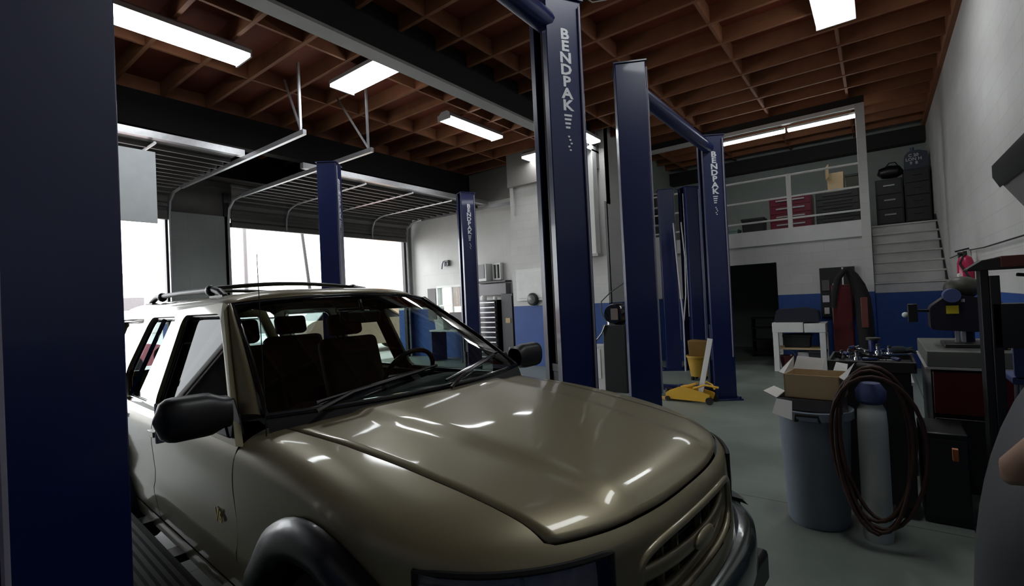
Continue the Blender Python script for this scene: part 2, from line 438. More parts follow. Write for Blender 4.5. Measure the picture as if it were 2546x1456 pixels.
# window with blinds in the back wall of the left bay
wr = bpy.data.objects.new('window_1', None); COL.objects.link(wr); wr.location = (-9.7, 10.0, .95); struct(wr)
b = MB(); b.box(-.58, .58, -.05, .03, -.05, 0); b.box(-.58, .58, -.05, .03, 1.05, 1.11); b.box(-.60, -.54, -.05, .03, 0, 1.06); b.box(.53, .59, -.05, .03, 0, 1.06); b.box(-.02, .03, -.04, .03, 0, 1.06); b.box(-.54, .0, -.03, .02, .52, .56)
b.obj('window_frame', M_white, wr)
b = MB(); b.box(-.54, .54, .04, .05, 0, 1.05); b.obj('window_pane', glass('window_pane_glass', (.9, .95, .93)), wr)
b = MB()
for k in range(9): b.box(.06+.052*k, .095+.052*k, -.045, -.035, .5, 1.05)
b.obj('blind', M_screen, wr)
b = MB(); b.box(-.95, -.62, -.06, .0, .1, 1.05); b.obj('curtain', mat('grey_curtain', (112, 110, 110), .8), wr)

# ------------------------------------------------------------------ ceiling lamps
def lamp(label, x, y, z, L, W, along, group='ceiling fluorescent fixtures'):
    t = thing('ceiling_light', label, 'light', (x, y, z), 0 if along == 'x' else PI/2, group)
    b = MB(); b.box(-L/2-.02, L/2+.02, -W/2-.02, W/2+.02, .035, .09); b.prism([(-W/2-.02, .09), (W/2+.02, .09), (W/2-.06, .15), (-W/2+.06, .15)], -L/2, L/2, 'x')
    b.box(-L/2-.02, -L/2, -W/2-.02, W/2+.02, -.01, .04); b.box(L/2, L/2+.02, -W/2-.02, W/2+.02, -.01, .04)
    b.obj('housing', M_flange, t)
    d = MB(); d.box(-L/2, L/2, -W/2, W/2, 0, .034); d.obj('diffuser', M_lamp, t, bevel=.008)
    return t
lamp('long bright ceiling light at the upper left, right beside the big blue post', -6.52, 2.25, 4.85, 1.5, .38, 'y')
lamp('bright ceiling light pointing at the grey ceiling beam, nearest the hood', -5.62, 4.37, 4.85, 1.46, .38, 'x')
lamp('bright ceiling light above the middle blue lift post of the far bay', -6.08, 7.02, 4.85, 1.5, .27, 'y')
lamp('bright ceiling light at the top right edge of the photo', -.28, 6.7, 4.85, 1.45, .38, 'y')
lamp('ceiling light over the nose of the parked car, mirrored in its hood', -.28, 3.0, 4.85, 1.45, .38, 'y')
lamp('small sliver of ceiling light above the white wall, left of the lettered post', -6.0, 9.1, 4.75, .6, .3, 'x')
lamp('small ceiling light peeking out right of the lettered post', -4.55, 8.75, 4.72, .7, .22, 'y')
g = 'strip lights under the mezzanine soffit'
for (xa, xb, s) in ((-2.60, -1.34, 'left of the two long strip lights above the mezzanine railing'), (-1.29, -.12, 'right of the two long strip lights, ending at the white post')):
    t = thing('strip_light', s, 'light', ((xa+xb)/2, 11.0, 4.62), 0, g); L = xb-xa
    b = MB(); b.box(-L/2, L/2, -.05, .05, .05, .09); b.obj('housing', M_white, t)
    b = MB(); b.box(-L/2, L/2, -.04, .04, 0, .05); b.obj('tube_lamp', M_lamp, t, bevel=.01)

t = thing('ceiling_cable', 'thin pale cable drooping from the ceiling joists between the two nearest tall posts', 'cable', (-2.0, 4.3, 4.3))
b = MB(); b.tube([(-.35, -.55, .70), (-.30, -.45, .45), (-.24, -.3, .22), (-.1, .0, .12), (.02, .2, .2), (.1, .4, .70)], .006, 6); b.obj('cable', M_flange, t)
# ------------------------------------------------------------------ two-post lifts
CH = 3.77
def column(parent, loc, rz, far, txt, H=CH):
    # lettered face is local +X, the open channel faces local -Y on a far post and +Y on a near one
    s = 1 if far else -1
    w, d, q = .15, .14, .02
    prof = [(-d, w), (d, w), (d, -w), (.065, -w), (.065, -w+q), (d-q, -w+q), (d-q, w-q), (-d+q, w-q), (-d+q, -w+q), (-.065, -w+q), (-.065, -w), (-d, -w)]
    prof = [(x, y*s) for x, y in prof]
    b = MB(); b.prism(prof, .02, H, 'z')
    c = b.obj('column', M_blue, parent, bevel=.006); c.location = loc; c.rotation_euler = (0, 0, rz)
    b = MB(); b.box(-.24, .24, -.20, .20, 0, .02)
    for (i, j) in ((-1, -1), (1, -1), (1, 1), (-1, 1)): b.cyl((i*.21, j*.17), .014, .02, .05, 6)
    b.obj('base_plate', M_blue, c, bevel=.003)
    b = MB(); b.box(-.155, .155, -.165, .165, H, H+.012); b.obj('top_cap', M_blue, c)
    b = MB(); b.box(-.075, .075, -s*.10, -s*.13, .15, 1.05); b.box(-.05, .05, -s*.13, -s*.18, .12, .55); b.box(-.10, .10, -s*.11, -s*.135, 1.0, 1.06)
    b.obj('carriage', M_bluedk, c, bevel=.004)
    b = MB(); b.tube([(-.03, -s*.10, 1.05), (-.03, -s*.10, H-.1)], .012, 6); b.tube([(.03, -s*.10, 1.05), (.03, -s*.10, H-.1)], .007, 6)
    b.obj('lift_cable', M_steel, c)
    b = MB(); b.cyl((0, -s*.05), .04, .3, 2.3, 12); b.obj('ram', M_chrome, c)
    b = MB(); b.tube([(d+.012, s*.12, .6), (d+.012, s*.125, 1.6), (d+.014, s*.12, 2.6), (d+.012, s*.125, H-.05)], .009, 6); b.obj('hydraulic_hose', mat('lilac_grey_hose', (150, 146, 160), .4), c)
    if txt:
        text('lettering', 'B\nE\nN\nD\nP\nA\nK', .108, M_letter, c, (d+.001, 0, 3.55), (PI/2, 0, PI/2), spacing=.82, sx=1.2)
        for k in range(4):
            b = MB(); b.box(d, d+.003, -.035+.003*k, .03-.006*k, 2.885-.03*k, 2.9-.03*k); b.obj('letter_stripe', M_letter, c, smooth=0)
        for k in range(5):
            b = MB(); b.box(d, d+.003, -.012+.01*(k % 3), .004+.01*(k % 3), 2.73-.025*k, 2.742-.025*k); b.obj('letter_speck', M_letter, c, smooth=0)
    return c
def arm(parent, p0, p1, ang_pad=True, m=None):
    m = m or M_blue
    a = Vector(p0); e = Vector(p1); mid = a.lerp(e, .55)
    b = MB(); b.bar(a, mid, .12, .10); b.bar(mid, e, .085, .075); b.cyl((a.x, a.y), .06, a.z-.07, a.z+.07, 14)
    o = b.obj('swing_arm', m, parent, bevel=.004)
    b = MB(); b.cyl((e.x, e.y), .055, e.z+.02, e.z+.08, 16); b.cyl((e.x, e.y), .03, e.z-.02, e.z+.04, 12); b.obj('lift_pad', M_rubber, o)
def lift(label, x, yn, yf, rn, rf, tn, tf, beam=True, dx=0, H=CH):
    t = thing('two_post_lift', label, 'car lift', (x, (yn+yf)/2, 0), 0)
    h = (yf-yn)/2
    column(t, (dx, -h, 0), rn, False, tn, H); column(t, (0, h, 0), -rf, True, tf, H)
    if beam:
        b = MB(); b.tube([(dx, -h+.1, H-.16), (0, h-.1, H-.16)], .085, 12)
        b.obj('overhead_beam', M_blue, t, bevel=.003)
        b = MB(); b.box(-.05, .05, -h+.08, -h+.25, H-.42, H-.25); b.cyl((0.02, -h+.3), .06, H-.40, H-.22, 12); b.obj('pulley_housing', M_bluedk, t, bevel=.01)
    return t, h
L1, h = lift('blue two-post lift straddling the parked car, lettered post behind the hood', -1.89, .27, 3.2, math.radians(12), math.radians(30), False, True, dx=.03)
for (sx, fx) in ((1, .35), (-1, -.95)):
    arm(L1, (0+.04*sx, -h+.22, .14), (fx, -h+.62, .16)); arm(L1, (.04*sx, h-.22, .14), (fx, h-.62, .16))
b = MB(); b.box(-.33, -.16, -h-.22, -h-.02, 1.28, 1.68); cb = b.obj('control_box', M_blue, L1, bevel=.01)
text('label_plate', 'START', .03, M_letter, cb, (-.12, -h-.19, 1.38), (PI/2, 0, .5), align='LEFT')
L2, h = lift('blue two-post lift behind the car hood, right-hand post lettered, yellow jack at its foot', -1.87, 4.55, 7.42, math.radians(28), math.radians(58), False, True)
for (sx, fx) in ((1, .8), (-1, -.9)):
    arm(L2, (.04*sx, -h+.22, .14), (-.9 if sx < 0 else .10, -h+(.35 if sx < 0 else .55), .15))
arm(L2, (-.04, h-.22, .14), (-.95, h-.3, .15))
L3, h = lift('blue two-post lift in the far left bay before the raised bay door', -6.68, 4.3, 7.4, math.radians(40), math.radians(25), True, True, beam=False)
L4, h = lift('pair of dark blue lift posts standing at the back, seen between the nearer posts', -2.95, 9.75, 9.9, math.radians(25), math.radians(40), False, False, beam=False, dx=-.42, H=3.62)

# ------------------------------------------------------------------ the parked sport utility car
CX, CY, CR = -.50, 1.62, math.radians(-3.7)
car = thing('sport_utility_car', 'champagne tan sport utility car parked in the lift, hood towards the camera', 'car', (CX, CY, 0), CR)
N_, A_ = 2.6, .75
def Wz(z): return interp(z, [.36, .42, .5, .58, .62, .66, .72, .80, .88, .94, .99, 1.03, 1.06, 1.10], [.835, .85, .868, .880, .889, .880, .877, .884, .891, .890, .882, .866, .845, .80])
def fN(a):
    if a > -A_:
        X = (a+A_)/A_; X = min(X, 1); return max(0, 1-X**N_)**(1/N_)
    if a < -4.40:
        X = min(1, (-4.40-a)/.39); return max(0, 1-X**N_)**(1/N_)
    return 1.0
WD = .885
def rho(a, bb):
    X = max(0, (a+A_)/A_) if a > -A_ else 0
    return (X**N_ + (abs(bb)/WD)**N_)**(1/N_)
def Zdeck(a, bb):
    z = interp(a, [-1.55, -1.3, -1.0, -.7, -.45, -.25, -.1, 0], [1.125, 1.115, 1.098, 1.066, 1.03, .995, .965, .94])
    z -= .055*(abs(bb)/.85)**2.2
    dw = interp(a, [-1.5, -.3], [.44, .30]); z += .016*(1-sm((abs(bb)-dw)/.07))*sm((-a-.02)/.15)
    r = rho(a, bb); fr = sm((a+.8)/.7); D = lerp(.085, .075, fr); k = lerp(.84, .80, fr)
    if r > k: z -= D*(1-math.sqrt(max(0, 1-((min(r, 1)-k)/(1-k))**2)))
    return z
# stations along the plan contour, near side (b<0) front quarter; mirrored for the far side
def contour(r=1.0, n=26, a_back=-1.455, nb=12):
    pts = []
    for i in range(nb): pts.append((lerp(a_back, -A_, i/nb), WD*r))
    for i in range(n+1):
        th = (PI/2)*(1-i/n)   # pi/2 side -> 0 front
        x = math.cos(th)**(2/N_); y = math.sin(th)**(2/N_)
        pts.append((-A_+A_*r*x, WD*r*y))
    return pts
def hb(a): return interp(a, [-1.5, -.2, 0], [.725, .60, .58])
def fa(bb, r=.955):
    v = r**N_ - (abs(bb)/WD)**N_
    return -A_+A_*max(0, v)**(1/N_)
def hood_pt(s, t, back=-1.385):
    # s 0 rear .. 1 front ; t -1..1
    a = -1; 
    bb = t*lerp(.725, .60, s)
    ab = back + .165*(1-(t*t)); af = fa(bb) if abs(bb) < .845 else -.4
    a = lerp(ab, af, 1-(1-s)**1.15); bb = t*hb(a)
    return a, bb
b = MB(); rows = []
for i in range(41):
    s = i/40; row = []
    for j in range(37):
        t = -1+2*j/36; a, bb = hood_pt(s, t); row.append((a, bb, Zdeck(a, bb)))
    rows.append(row)
b.grid(rows)
hood = b.obj('hood', M_paint, car, smooth=60, solid=.02)
b = MB(); b.cyl((-.95, .40), .012, 1.07, 1.086, 10); 
b.obj('washer_nozzle', M_black, hood)
# fenders and header: a wrap between the hood gap and the contour, then down the side
AC, AZ, AR = -.825, .36, .445
def zlow(a):
    if abs(a-AC) < AR: return max(.42, AZ+math.sqrt(AR**2-(a-AC)**2))
    if a > AC: return .60
    return .42
def side_pt(i, pts, z, sgn):
    a, bb = pts[i]; k = Wz(z)/WD
    lean = -.10*max(0, z-.62)*sm((a+.7)/.6) if False else 0
    return (a if a < -A_ else -A_+(a+A_)*lerp(1, .5+.5*k, 1)+lean, sgn*bb*k, z)
PTS = contour()
def wrap(sgn, i0, i1, name, parent, skip=None):
    rows = []
    for i in range(i0, i1+1):
        a, bb = PTS[i]; row = []
        # inner edge point
        if a < -.30: q = (a, hb(a)+.007)
        else:
            th = (i-12)/26.0; ang = PI/2*(1-th)
            x = math.cos(ang)**(2/N_); y = math.sin(ang)**(2/N_)
            q0 = (-A_+A_*.962*x, WD*.962*y)
            if q0[1] > .60:
                # blend between shut line and front gap
                f = sm((a+.30)/.16); q = (lerp(a, q0[0], f), lerp(hb(a)+.007, q0[1] if q0[1] < .61 else .607, f))
            else: q = q0
        for k in range(9):
            t = 1-(1-k/8)**1.6
            aa = lerp(q[0], a, t); b2 = lerp(q[1], bb, t); row.append((aa, sgn*b2, Zdeck(aa, b2)))
        z0 = row[-1][2]; zl = zlow(a)
        k0 = Wz(z0)/WD
        for k in range(1, 19):
            z = lerp(z0, zl, k/18); kk = Wz(z)/max(Wz(z0), .01)
            kk = min(1.02, kk)
            A2 = a if a < -A_ else -A_+(a+A_)*(1+(kk-1)*.6)
            row.append((A2, sgn*bb*lerp(1, kk, .8), z))
        rows.append(row)
    b = MB()
    b.grid(rows, flip=(sgn > 0))
    if skip:
        b.f = [f for f in b.f if not skip(sum((b.v[i] for i in f), Vector())/len(f))]
    return b.obj(name, M_paint, parent, smooth=50, recalc=False)
def in_lamp(c): return -.50 < c.x and .47 < abs(c.y) < .84 and .68 < c.z < .882
def in_grille(c): return c.x > -.3 and (abs(c.y)/.365)**4+(abs(c.z-.755)/.09)**4 < 1
for sgn, nm in ((-1, 'fender'), (1, 'fender')):
    wrap(sgn, 0, 27, nm, car, in_lamp)
PF = 0
# denser header panel between the fenders
def header():
    rows = []
    n = 90
    for i in range(n+1):
        bb = lerp(-.722, .722, i/n)
        def cp(r, y): 
            v = r**N_-(abs(y)/WD)**N_
            return -A_+A_*max(0, v)**(1/N_)
        row = []
        for k in range(7):
            r = lerp(.962, 1, (k/6)**.8); 
            if abs(bb) >= .60: r = lerp(max(.962, min(.999, (abs(bb)-.60)*.2+.962)), 1, (k/6)**.8)
            a = cp(r, bb); row.append((a, bb, Zdeck(a, bb)))
        z0 = row[-1][2]
        for k in range(1, 31):
            z = lerp(z0, .60, k/30); row.append((row[6][0]-.02*sm((z-.6)/.3)+.0+.02*sm((z0-.6)/.3), bb, z))
        rows.append(row)
    b = MB(); b.grid(rows)
    b.f = [f for f in b.f if not (lambda c: in_lamp(c) or in_grille(c))(sum((b.v[i] for i in f), Vector())/4)]
    return b.obj('header_panel', M_paint, car, smooth=50)
hp = header()
def cf(y, r=1.0):
    v = r**N_-(abs(y)/WD)**N_
    return -A_+A_*max(0, v)**(1/N_)
# dark backing behind gaps, lamps, grille
b = MB(); rows = []
for i in range(41):
    y = lerp(-.86, .86, i/40); rows.append([(cf(y, .99)-.07, y, .60), (cf(y, .99)-.07, y, .82), (cf(y, .93)-.09, y, .90)])
b.grid(rows); b.obj('front_backing', M_gap, car, smooth=0)
b = MB(); rows = []
for i in range(30):
    a = lerp(-1.5, -.12, i/29); w = min(hb(a)+.04, max(.1, (max(0, .93**N_-(max(0, (a+A_)/A_))**N_))**(1/N_)*WD))
    rows.append([(a, w*t, Zdeck(a, w*t)-.035) for t in (-1, -.9, -.5, 0, .5, .9, 1)])
b.grid(rows); b.obj('engine_bay_liner', M_gap, car, smooth=0)
# grille surround, bar and struts
def gl_loop(s=1.0, out=.0, n=48):
    L = []
    for k in range(n):
        t = 2*PI*k/n; c, d = math.cos(t), math.sin(t)
        y = math.copysign(abs(c)**.5, c)*.37*s; z = .755+math.copysign(abs(d)**.5, d)*.095*s
        L.append((cf(y)+out, y, z))
    return L
b = MB(); b.tube(gl_loop(1.02, .0), .013, 10, closed=True); b.tube(gl_loop(.93, -.03), .012, 8, closed=True); gs = b.obj('grille_surround', M_paint, car, smooth=80)
b = MB(); b.grid([gl_loop(1.0, .0), gl_loop(.93, -.05)], closed=True); b.obj('grille_lip', M_paint, gs, smooth=80)
b = MB(); b.tube([(cf(y)-.005-.03*(1-abs(math.cos(y*3.4))), y, .765-.01*math.cos(y*4)) for y in [lerp(-.355, .355, i/24) for i in range(25)]], .014, 10, ry=.024)
b.sphere((cf(0)+.012, 0, .755), .05, 16, (.3, 1.6, .62))
b.obj('grille_bar', M_paint, car, smooth=80)
for y in (-.3, -.2, -.1, .1, .2, .3):
    b = MB(); b.box(cf(y)-.055, cf(y)-.035, y-.005, y+.005, .67, .84); b.obj('grille_strut', M_paint, car)
b = MB()
for k in range(11): b.tube([(cf(y)-.06, y, .68+.015*k) for y in [lerp(-.35, .35, i/12) for i in range(13)]], .0035, 5)
b.obj('grille_mesh', M_black, car)
# headlights that wrap the corners
def wrap_curve(y0, y1, z, off, n=24, sgn=-1):
    out = []
    for i in range(n+1):
        t = i/n; y = lerp(y0, y1, t)
        out.append((cf(y)+off, sgn*y, z))
    return out
for sgn in (-1, 1):
    rows = []; n = 22
    for k in range(9):
        z = lerp(.69, .875, k/8); bulge = .012*math.sin(PI*k/8)+.004; row = []
        for i in range(n+1):
            y = lerp(.475, .838, (i/n)**.85); nx = 1; row.append((cf(y)+bulge, sgn*(y+bulge*.5), z))
        rows.append(row)
    b = MB(); b.grid(rows); hl = b.obj('headlight', M_clear, car, smooth=80)
    b = MB(); b.grid([[(p[0]-.05, p[1], p[2]) for p in r] for r in rows]); b.obj('reflector', mat('lamp_reflector', (176, 170, 160), .5, metal=.2, noise=.5, scale=25), hl, smooth=80)
    b = MB()
    for k in range(1, 10): z = .69+.0183*k; b.tube([(cf(y)+.0, sgn*y, z) for y in [lerp(.70, .835, i/8) for i in range(9)]], .003, 5)
    b.tube([(cf(.69)+.006, sgn*.69, .695), (cf(.69)+.012, sgn*.69, .78), (cf(.69)+.006, sgn*.69, .872)], .006, 6)
    b.obj('turn_signal_ribs', M_clear, hl)
    loop = [(cf(y)+.006, sgn*y, .885) for y in [lerp(.475, .84, i/14) for i in range(15)]] + [(cf(y)+.006, sgn*y, .68) for y in [lerp(.84, .475, i/14) for i in range(15)]]
    b = MB(); b.tube(loop, .009, 6, closed=True); b.obj('lamp_gasket', M_gap, hl)
# bumper
def bcont(r, n=60):
    pts = []; 
    for i in range(n+1):
        th = lerp(-PI/2, PI/2, i/n); x = math.cos(th)**(2/3.0) if math.cos(th) > 0 else 0; y = math.copysign(abs(math.sin(th))**(2/3.0), math.sin(th))
        pts.append((-.52+(.575+r)*x, (.875+r)*y))
    return pts
b = MB(); rows = []
for (r, z) in ((-.14, .575), (-.05, .598), (-.01, .592), (.012, .57), (.016, .52), (.016, .46), (.0, .42), (-.04, .38), (-.12, .36)):
    rows.append([(x, y, z) for x, y in bcont(r)])
b.grid(rows); bp = b.obj('front_bumper', M_bumper, car, smooth=50)
for sgn in (-1, 1):
    b = MB(); rows = []
    for (r, z) in ((-.05, .61), (.015, .605), (.028, .58), (.030, .44), (.012, .38), (-.1, .35)):
        rows.append([(x, y, z) for x, y in bcont(r) if sgn*y > .72])
    b.grid(rows); b.obj('bumper_end', M_trimdk, bp, smooth=50)
b = MB(); b.box(-.1, .0, -.8, .8, .24, .38); b.obj('air_dam', M_black, bp, bevel=.02)
# flares, wheels
def sideb(z, a): return Wz(max(.42, z))*fN(a)*1.0
def flare(ac, sgn):
    rows = []
    for k in range(33):
        ph = math.radians(lerp(-12, 192, k/32)); row = []
        for (r, o) in ((AR-.025, -.10), (AR-.02, .02), (AR-.01, .045), (AR+.03, .055), (AR+.075, .045), (AR+.105, .022), (AR+.11, .0)):
            a = ac+r*math.cos(ph); z = AZ+r*math.sin(ph)
            w = sideb(min(z, .93), a) if ac > -2 else sideb(min(z, .93), max(a, -4.35))
            row.append((a, sgn*(w+o), z))
        rows.append(row)
    b = MB(); b.grid(rows); return b.obj('wheel_arch_flare', M_trimdk, car, smooth=60)
def wheel(ac, sgn):
    t = MB(); y0 = sgn*.76
    t.lathe([(.20, -.09), (.30, -.11), (.345, -.105), (.362, -.08), (.365, 0), (.362, .08), (.345, .105), (.30, .11), (.20, .09)], (ac, y0, .365), 40, 'y')
    w = t.obj('wheel', M_rubber, car, smooth=50)
    r = MB(); r.lathe([(.0, .02), (.05, .03), (.07, .02), (.17, .0), (.19, .05), (.205, .085)], (ac, y0, .365), 32, 'y'); 
    for k in range(5):
        a = 2*PI*k/5; r.bar((ac+.05*math.cos(a), y0+sgn*.04, .365+.05*math.sin(a)), (ac+.19*math.cos(a), y0+sgn*.05, .365+.19*math.sin(a)), .05, .03, (0, 1, 0))
    r.obj('rim', M_steel, w)
    return w
for ac in (AC, -3.69):
    for sgn in (-1, 1):
        flare(ac, sgn); wheel(ac, sgn)
b = MB(); b.box(-4.6, -.35, -.62, .62, .34, .50); b.obj('chassis', M_gap, car)
for ac in (AC, -3.69):
    for s in (-1, 1):
        b = MB(); b.lathe([(AR+.0, -.17), (AR+.0, .17)], (ac, s*.70, AZ), 32, 'y'); b.f = [f for f in b.f if sum(b.v[i].z for i in f)/4 > .45]; b.box(ac-.43, ac+.43, s*.5-.01, s*.5+.01, .3, .9)
        b.obj('wheel_well', M_gap, car, smooth=50)
# side panels
def side_panel(name, a0, a1, z0f, z1, sgn, n=24, m=None):
    rows = []
    for i in range(n+1):
        a = lerp(a0, a1, i/n); zl = z0f(a) if callable(z0f) else z0f
        rows.append([(a, sgn*Wz(z)*fN(a), z) for z in [lerp(zl, z1, k/20) for k in range(21)]])
    b = MB(); b.grid(rows); return b.obj(name, m or M_paint, car, smooth=40, solid=0)
def zrear(a):
    if abs(a+3.69) < AR: return max(.42, AZ+math.sqrt(AR**2-(a+3.69)**2))
    return .42
doors = {}
for sgn in (-1, 1):
    doors[('f', sgn)] = side_panel('front_door', -1.463, -2.612, .455, 1.045, sgn)
    doors[('r', sgn)] = side_panel('rear_door', -2.624, -3.46, lambda a: max(.455, zrear(a)), 1.045, sgn)
    side_panel('quarter_panel', -3.472, -4.789, zrear, 1.045, sgn, 40)
    rows = [[(a, sgn*w, z) for (w, z) in ((.86, .45), (.858, .42), (.845, .36), (.80, .335), (.6, .33))] for a in (-1.33, -1.5, -2.5, -3.3)]
    b = MB(); b.grid(rows); b.obj('rocker_panel', M_paint, car, smooth=50)
    rows = [[(a, sgn*(Wz(z)*fN(a)-.02), z) for z in [lerp(.42, 1.04, k/10) for k in range(11)]] for a in [lerp(-1.46, -4.75, i/20) for i in range(21)]]
    b = MB(); b.grid(rows); b.f = [f for f in b.f if not any(abs(sum(b.v[i].x for i in f)/4-c) < .47 and sum(b.v[i].z for i in f)/4 < .82 for c in (-3.69,))]; b.obj('inner_door_trim', M_gap, car, smooth=0)
    # running board on brackets
    b = MB(); rows = []
    for a in (-1.42, -1.46, -3.2, -3.24):
        e = .02 if a in (-1.42, -3.24) else 0
        rows.append([(a, sgn*(.90+e), .36-e), (a, sgn*(.90+e), .385-e)]+[(a, sgn*(.915+.016*k), .385-e+(.005 if k % 2 else 0)) for k in range(12)]+[(a, sgn*(1.105-e), .375-e), (a, sgn*(1.10-e), .345), (a, sgn*(.90+e), .335)])
    b.grid(rows, closed=True); rb = b.obj('running_board', M_rubber, car, smooth=30)
    for a in (-1.7, -2.3, -2.9):
        b = MB(); b.bar((a, sgn*.62, .36), (a, sgn*.92, .36), .12, .04); b.obj('step_bracket', M_black, rb)
# door handle and badge on the near side
for key, a in ((('f', -1), -2.50), (('r', -1), -3.33), (('f', 1), -2.50), (('r', 1), -3.33)):
    s = key[1]; d = doors[key]
    b = MB(); b.sphere((a, s*.893, .93), .05, 16, (1.15, .18, .62)); b.bar((a-.05, s*.912, .945), (a+.055, s*.912, .945), .02, .028)
    b.obj('door_handle', M_paint, d, bevel=.004)
text('badge', 'V6', .07, M_gold, doors[('f', -1)], (-1.64, -.886, .76), (PI/2, 0, 0), extrude=.0015)
# greenhouse side with window openings
def Gs(z): return .852-(z-1.03)*.35-.06*max(0, (z-1.03)/.57)**3*.3
fw = rounded([(-1.515, 1.065), (-2.63, 1.055), (-2.725, 1.54), (-2.145, 1.54)], .06)
rw = rounded([(-2.775, 1.055), (-3.30, 1.055), (-3.50, 1.18), (-3.42, 1.535), (-2.855, 1.535)], .06)
qw = rounded([(-3.62, 1.07), (-4.50, 1.09), (-4.44, 1.52), (-3.56, 1.53)], .07)
outer = [(-1.44, 1.03), (-1.53, 1.10), (-2.17, 1.595), (-2.4, 1.60), (-4.62, 1.60), (-4.72, 1.2), (-4.75, 1.03)]
def Gp(a, z, sgn, off=0): return (a, sgn*(Gs(z)+off)*(1 if a > -4.4 else lerp(1, .93, (-4.4-a)/.35)), z)
for sgn in (-1, 1):
    loops = [outer, fw, rw, qw]
    tris = tessellate_polygon([[Vector((p[0], p[1], 0)) for p in L] for L in loops]); flat = [p for L in loops for p in L]
    b = MB(); b.add([Gp(p[0], p[1], sgn) for p in flat], [tuple(t) for t in tris])
    b.obj('pillar_frame', M_paint, car, smooth=0, solid=.03 if sgn > 0 else -.03, recalc=False)
    for nm, w in (('front_side_window', fw), ('rear_side_window', rw), ('quarter_window', qw)):
        b = MB(); b.add([Gp(p[0], p[1], sgn, -.012) for p in w], [tuple(range(len(w)))])
        g_ = b.obj(nm, M_shadeside if (sgn < 0 and nm == 'front_side_window') else M_tintside, car, smooth=0, recalc=False)
        b = MB(); b.tube([Gp(p[0], p[1], sgn, .002) for p in w], .011, 6, closed=True); b.obj('window_seal', M_blackg, g_, smooth=60)
        def off(w, k): 
            cx = sum(p[0] for p in w)/len(w); cz = sum(p[1] for p in w)/len(w)
            return [(cx+(p[0]-cx)*(1+k), cz+(p[1]-cz)*(1+k*1.6)) for p in w]
        b = MB(); b.tube([Gp(p[0], p[1], sgn, .004) for p in off(w, .055)], .007, 6, closed=True); b.obj('door_frame_seam', M_gap, g_, smooth=60)
        b = MB(); b.tube([Gp(p[0], p[1], sgn, .006) for p in off(w, .030)], .005, 6, closed=True); b.obj('frame_glint', M_chrome, g_, smooth=60)  # thin bright line put in for the reflection along the window frame
for sgn in (-1, 1):
    for q in ([(-2.645, 1.04), (-2.765, 1.04), (-2.845, 1.555), (-2.735, 1.555)],):
        b = MB(); b.add([Gp(a, z, sgn, .004) for a, z in q]+[Gp(a, z, sgn, -.02) for a, z in q], [(0, 1, 2, 3), (7, 6, 5, 4), (0, 4, 5, 1), (1, 5, 6, 2), (2, 6, 7, 3), (3, 7, 4, 0)]); b.obj('pillar_trim', M_blackg, car)
# divider bar in the rear side window, near side
b = MB(); b.bar(Gp(-3.30, 1.06, -1), Gp(-3.22, 1.53, -1), .03, .02); b.obj('window_divider', M_blackg, car)
# roof
rows = []
for i in range(31):
    t = i/30; row = []
    for j in range(33):
        u = -1+2*j/32
        af = lerp(-2.03, -2.165, abs(u)**2.2); ab = lerp(-4.72, -4.6, abs(u)**2)
        a = lerp(af, ab, t)
        w = Gs(1.595)+.004
        bb = math.copysign(min(1, abs(u)**.85), u)*w
        k = abs(bb)/w
        z = 1.595+.075*(1-k**5)**.6 + .008*(1-k*k)
        z -= .045*(1-t*12)**2 if t < 1/12 else 0
        z -= .05*((t-.9)*10)**2 if t > .9 else 0
        row.append((a, bb, z))
    rows.append(row)
b = MB(); b.grid(rows); b.obj('roof', M_paint, car, smooth=50, solid=.02)
b = MB(); b.grid([[(p[0], p[1]*.97, p[2]-.035) for p in r] for r in rows]); b.obj('headliner', mat('headliner_dark', (48, 44, 40), .9), car, smooth=50)
# windshield, A pillars, cowl
def ws(s, t):
    # s 0 bottom 1 top, t -1..1
    ab = -1.425+.17*(1-t*t); at = lerp(-2.155, -2.03, 1-abs(t)**2.2)
    wb = lerp(.775, .625, s); z = lerp(1.135, lerp(1.595, 1.63, 1-t*t), s)
    a = lerp(ab, at, s)+.03*math.sin(PI*s)
    return (a, t*wb, z)
b = MB(); b.grid([[ws(s/16, t/12) for t in range(-12, 13)] for s in range(17)]); wsg = b.obj('windshield', M_tint, car, smooth=80)
b = MB(); b.tube([ws(s/16, -1) for s in range(17)], .013, 6); b.tube([ws(1, t/12) for t in range(-12, 13)], .012, 6); b.tube([ws(s/16, 1) for s in range(17)], .013, 6); b.tube([ws(0, t/12) for t in range(-12, 13)], .013, 6)
b.obj('windshield_seal', M_blackg, wsg, smooth=60)
for sgn in (-1, 1):
    rows = []
    for i in range(17):
        s = i/16; p = Vector(ws(s, sgn)); z = p.z
        aa = lerp(-1.53, -2.17, (z-1.10)/.495); q = Vector(Gp(aa, z, sgn, .001))
        mid = (p+q)/2+Vector((.02, sgn*.012, .008)); rows.append([p, p.lerp(mid, .6)+Vector((.004, 0, .004)), mid, mid.lerp(q, .5)+Vector((.002, sgn*.004, 0)), q])
    b = MB(); b.grid(rows); b.obj('windshield_pillar', M_paint, car, smooth=70)
b = MB(); b.grid([[(p[0]+o, p[1], p[2]+dz) for p in [ws(0, t/12) for t in range(-12, 13)]] for (o, dz) in ((.0, -.005), (.02, -.02), (.04, -.07), (.06, -.13))])
b.obj('cowl_panel', M_rubber, car, smooth=50)
